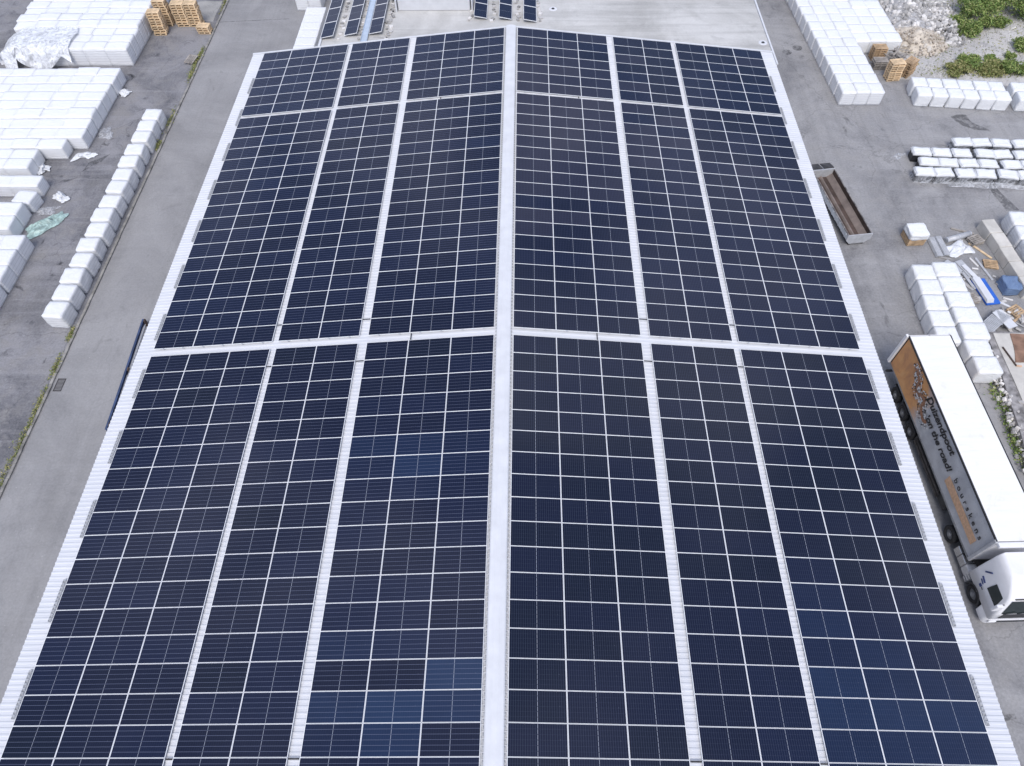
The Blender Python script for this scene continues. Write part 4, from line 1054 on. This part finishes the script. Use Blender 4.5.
# wheels
def wheel_meshes(r, wd):
    bm = bmesh.new()
    prof = [(0.30, -wd / 2), (r - .07, -wd / 2), (r, -wd / 2 + .06), (r, wd / 2 - .06), (r - .07, wd / 2), (0.30, wd / 2)]
    n = 32; rings = [[bm.verts.new((z, rr_ * math.cos(a * 2 * math.pi / n), rr_ * math.sin(a * 2 * math.pi / n))) for a in range(n)] for rr_, z in prof]
    for k in range(len(prof)):
        A, B = rings[k], rings[(k + 1) % len(prof)]
        for a in range(n): bm.faces.new((A[a], A[(a + 1) % n], B[(a + 1) % n], B[a]))
    ty = mesh_of('tyre', bm, 'black_rubber', True)
    bm = bmesh.new()
    bm_cyl(bm, (-wd / 2 + .09, 0, 0), (wd / 2 - .09, 0, 0), 0.295, seg=24); bm_cyl(bm, (-wd / 2 + .0, 0, 0), (-wd / 2 + .1, 0, 0), 0.11, 0.14, 16)
    for k in range(10): bm_cyl(bm, (-wd / 2 + .05, .19 * math.cos(k * .628), .19 * math.sin(k * .628)), (-wd / 2 + .1, .19 * math.cos(k * .628), .19 * math.sin(k * .628)), 0.02, seg=6)
    return ty, mesh_of('rim', bm, 'grey_plastic')
ty, rim = wheel_meshes(0.50, 0.34)
for yy in (-1.9, -3.2, -4.5, -10.95, -14.22):
    for sx in (0, 1):
        wh_ = put('wheel', ty, TRK, (0.24 if sx == 0 else TW - 0.24, yy, 0.50), (0, 0, math.pi * sx)); put('rim', rim, wh_)
bm = bmesh.new()
for yy in (-1.9, -3.2, -4.5, -10.95, -14.22): bm_cyl(bm, (0.3, yy, 0.5), (TW - .3, yy, 0.5), 0.09, seg=10)
part('axle', bm, 'dark_steel', TRK)
for yy in (-1.9, -3.2, -4.5):
    bm = bmesh.new(); bm_box(bm, (0.24, yy, 1.06), (0.42, 0.9, 0.03)); part('mudguard', bm, 'black_plastic', TRK)
# tanks and steps between the tractor's axles
for k, (y0, y1) in enumerate(((-11.75, -12.2), (-12.22, -12.75), (-12.77, -13.25))):
    bm = bmesh.new(); bm_box(bm, (0.38, (y0 + y1) / 2, 0.68), (0.62, abs(y1 - y0), 0.58)); bm_bevel(bm, 0.08, 3); part('fuel_tank', bm, 'chrome' if k < 2 else 'galvanised', TRK)
bm = bmesh.new()
for k in range(3): bm_box(bm, (0.16, -13.4, 0.45 + k * .2), (0.3, 0.28, 0.05))
bm_box(bm, (0.4, -13.4, 0.65), (0.3, 0.3, 0.6)); part('step', bm, 'galvanised', TRK)
bm = bmesh.new(); bm_box(bm, (TW / 2, -13.4, 0.8), (1.6, 4.4, 0.3)); bm_box(bm, (TW - .4, -12.5, 0.68), (0.6, 1.5, 0.58)); part('tractor_frame', bm, 'dark_steel', TRK)
# cab: lofted body with raked screen and rounded roof fairing
YC0, YC1 = -13.2, -15.62      # back and front of the cab
xa, xb = 0.02, TW - 0.02
def loft(levels):
    bm = bmesh.new(); rings = []
    for (z, y0, y1, ins, rad) in levels:
        ring = []
        x0, x1 = xa + ins, xb - ins
        for (cx, cy, a0, r_) in ((x1, y0, 0, .08), (x0, y0, 90, .08), (x0, y1, 180, rad), (x1, y1, 270, rad)):
            sx = -1 if cx == x1 else 1; sy = -1 if cy == y0 else 1
            for q in range(6):
                an = R(a0 + q * 18)
                ring.append(bm.verts.new((cx + sx * r_ + r_ * math.cos(an), cy + sy * r_ + r_ * math.sin(an), z)))
        rings.append(ring)
    for A, B in zip(rings[:-1], rings[1:]):
        n = len(A)
        for i in range(n): bm.faces.new((A[i], A[(i + 1) % n], B[(i + 1) % n], B[i]))
    bm.faces.new(rings[-1]); bm.faces.new(list(reversed(rings[0])))
    return bm
bm = loft([(0.36, -14.9, YC1 - .02, .04, .22), (0.62, -14.9, YC1 - .06, .0, .25), (1.02, -14.85, YC1 - .06, .0, .25)])
part('front_bumper', bm, 'truck_white', TRK)
bm = loft([(1.03, YC0, YC1 - .02, 0.0, .14), (1.9, YC0, YC1, 0.0, .14), (2.05, YC0, YC1 + .03, 0.01, .15), (2.85, YC0, YC1 + .235, .04, .18), (3.05, YC0, YC1 + .30, .06, .20),
           (3.40, YC0 + .02, YC1 + .60, .10, .26), (3.64, YC0 + .03, YC1 + .95, .18, .30), (3.74, YC0 + .04, YC1 + 1.35, .30, .32)])
cab = part('cab', bm, 'truck_white', TRK, True)
for p_ in cab.data.polygons: p_.use_smooth = len(p_.vertices) == 4
bm = bmesh.new()
def scr(u, v):   # windscreen follows the rake, 12 mm proud
    z = 1.95 + v * 1.08; y = YC1 + .005 + v * .28 - .020
    return (xa + .17 + v * .04 + u * (xb - xa - .34 - v * .08), y, z)
for i in range(6):
    bm_poly(bm, [scr(i / 6, 0), scr((i + 1) / 6, 0), scr((i + 1) / 6, 1), scr(i / 6, 1)])
part('windscreen', bm, 'cab_glass', TRK)
bm = bmesh.new(); bm_box(bm, (TW / 2, YC1 - .01, 1.55), (1.7, 0.06, 0.55)); bm_box(bm, (TW / 2, YC1 - .075, 0.80), (1.5, 0.05, 0.16)); part('grille', bm, 'black_plastic', TRK)
bm = bmesh.new(); bm_box(bm, (TW / 2, YC1 + .34, 3.13), (1.8, 0.10, 0.03), Euler((R(-30), 0, 0))); part('sun_visor', bm, 'black_plastic', TRK)
for sx in (0, 1):
    xs = -0.006 if sx == 0 else TW + .006
    bm = bmesh.new()
    bm_prism(bm, [(xs + (.04 if sx == 0 else -.04), YC1 + .34, 1.95), (xs + (.04 if sx == 0 else -.04), YC1 + 1.28, 1.95), (xs + (.07 if sx == 0 else -.07), YC1 + 1.22, 2.72), (xs + (.07 if sx == 0 else -.07), YC1 + .52, 2.72)], (-.03 if sx == 0 else .03, 0, 0))
    part('side_window', bm, 'cab_glass', TRK)
    bm = bmesh.new()
    bm_box(bm, (xs - (.24 if sx == 0 else -.24), YC1 + .16, 2.45), (.30, .16, .62)); bm_bevel(bm, .05, 2)
    mr = part('mirror', bm, 'truck_white', TRK)
    bm = bmesh.new(); bm_box(bm, (xs - (.10 if sx == 0 else -.10), YC1 + .22, 2.68), (.26, .04, .05)); part('mirror_arm', bm, 'black_plastic', mr)
    bm = bmesh.new(); bm_box(bm, ((0.30 if sx == 0 else TW - .30), YC1 - .085, 0.84), (.40, .06, .2)); bm_bevel(bm, .02, 1); part('headlight', bm, 'lamp_lens', TRK)
    # wheel arch lip
    bm = bmesh.new(); n = 14; rr0, rr1 = .56, .64
    for q in range(n):
        a0, a1 = math.pi * q / n, math.pi * (q + 1) / n
        c0 = [(0, -14.22 + rr_ * math.cos(a), .52 + rr_ * math.sin(a)) for rr_, a in ((rr0, a0), (rr0, a1), (rr1, a1), (rr1, a0))]
        bm_prism(bm, [(xs if sx == 0 else xs - .0, y, z) for _, y, z in c0], (.3 if sx == 0 else -.3, 0, 0))
    part('wheel_arch', bm, 'black_plastic', TRK)
    bm = bmesh.new(); bm_box(bm, (xs + (.012 if sx == 0 else -.012), YC1 + 1.38, 1.55), (.012, .14, .05)); part('door_handle', bm, 'black_plastic', TRK)
bm = bmesh.new(); bm_prism(bm, [(xs_, YC0 + .55, z) for xs_, z in ((.2, 3.60), (TW - .2, 3.60), (TW - .2, 3.3), (.2, 3.3))], (0, .2, 0)); part('fairing', bm, 'truck_white', TRK)
bm = bmesh.new(); bm_box(bm, (TW / 2, -TL - 0.16, ZT - 0.10), (TW - .1, .26, .2)); bm_bevel(bm, .06, 2); part('front_lip', bm, 'truck_white', TRK)
for k in range(5):
    bm = bmesh.new(); bm_box(bm, (.19 + .012 * k, YC0 - .35 - k * .24, 3.40 - .02 * k), (.05, .07, .05)); part('marker_lamp', bm, 'black_plastic', TRK)
for x in (.55, 1.25, 1.9):
    bm = bmesh.new(); bm_box(bm, (x, YC1 - .03, 2.03), (.62, .02, .03), Euler((0, R(-12), 0))); part('wiper', bm, 'black_plastic', TRK)
# small decals on the cab side
for (dy, dz, sy, sz, rx) in ((.55, 2.55, .07, .5, 28), (.72, 1.98, .34, .09, 12), (.76, 1.80, .28, .07, 12), (.86, 1.55, .16, .16, 0)):
    bm = bmesh.new(); bm_box(bm, (.016, YC0 - dy, dz), (.05, sy, sz), Euler((R(rx), 0, 0))); part('cab_decal', bm, 'blue_ink', TRK)
# lettering, read from the visible side
def lettering(body, size, y, z, shear, off, mat, space=1.0, length=None):
    cu = bpy.data.curves.new('side_lettering', 'FONT'); cu.body = body; cu.size = size; cu.shear = shear; cu.offset = off
    cu.space_character = space; cu.extrude = 0.004
    tmp = bpy.data.objects.new('side_lettering', cu); COL.objects.link(tmp)
    me = bpy.data.meshes.new_from_object(tmp.evaluated_get(bpy.context.evaluated_depsgraph_get()))
    bpy.data.objects.remove(tmp, do_unlink=True)
    if length:
        k = length / max(v.co.x for v in me.vertices)
        for v in me.vertices: v.co.x *= k
    me.materials.clear(); me.materials.append(MATS[mat])
    o = put('side_lettering', me, TRK, (-.012, y, z)); o.rotation_euler = (R(90), 0, R(-90))
    return o
lettering('Duizendpoot', 0.68, -3.95, 3.30, 0.30, 0.017, 'lettering_ink', 0.98, 3.75)
lettering("'on the road!", 0.64, -4.70, 2.55, 0.30, 0.015, 'lettering_ink', 0.98, 3.60)
lettering('bourskens', 0.50, -8.80, 2.78, 0.0, 0.006, 'lettering_ink', 1.7, 3.38)
bm = bmesh.new(); bm_box(bm, (-.002, -10.28, 2.30), (.012, 3.65, .56)); part('printed_band', bm, 'orange_ink', TRK)
# wavy brown printed band with dark and pale dots along its edges
bm = bmesh.new(); n = 44
def wave(t): return (-2.0 - 3.0 * t + .12 * math.sin(t * 19), 3.35 - .95 * t + .26 * math.sin(t * 13.0))
up, dn = [], []
for k in range(n + 1):
    t = k / n; a = Vector(wave(t)); b_ = Vector(wave(t + .01)); d = (b_ - a).normalized(); nn = Vector((-d.y, d.x)); wd = .17 * (1 - .35 * t)
    up.append((-.008, *(a + nn * wd))); dn.append((-.008, *(a - nn * wd)))
for k in range(n): bm_poly(bm, [up[k], up[k + 1], dn[k + 1], dn[k]])
pw = part('printed_band', bm, 'brown_ink', TRK)
rnd = random.Random(6)
for mat in ('lettering_ink', 'white_ink'):
    bm = bmesh.new()
    for k in range(220):
        t = rnd.random(); a = Vector(wave(t)); d = (Vector(wave(t + .01)) - a).normalized(); nn = Vector((-d.y, d.x))
        p = a + nn * rnd.choice((-1, 1)) * rnd.uniform(.13, .42); s = rnd.uniform(.02, .055)
        bm_poly(bm, [(-.011 - .002 * (mat == 'white_ink') - k * 1e-5, p.x + s * math.cos(q), p.y + s * 1.2 * math.sin(q)) for q in (0, 1.05, 2.1, 3.14, 4.2, 5.24)])
    part('printed_dots', bm, mat, pw)['kind'] = 'stuff'
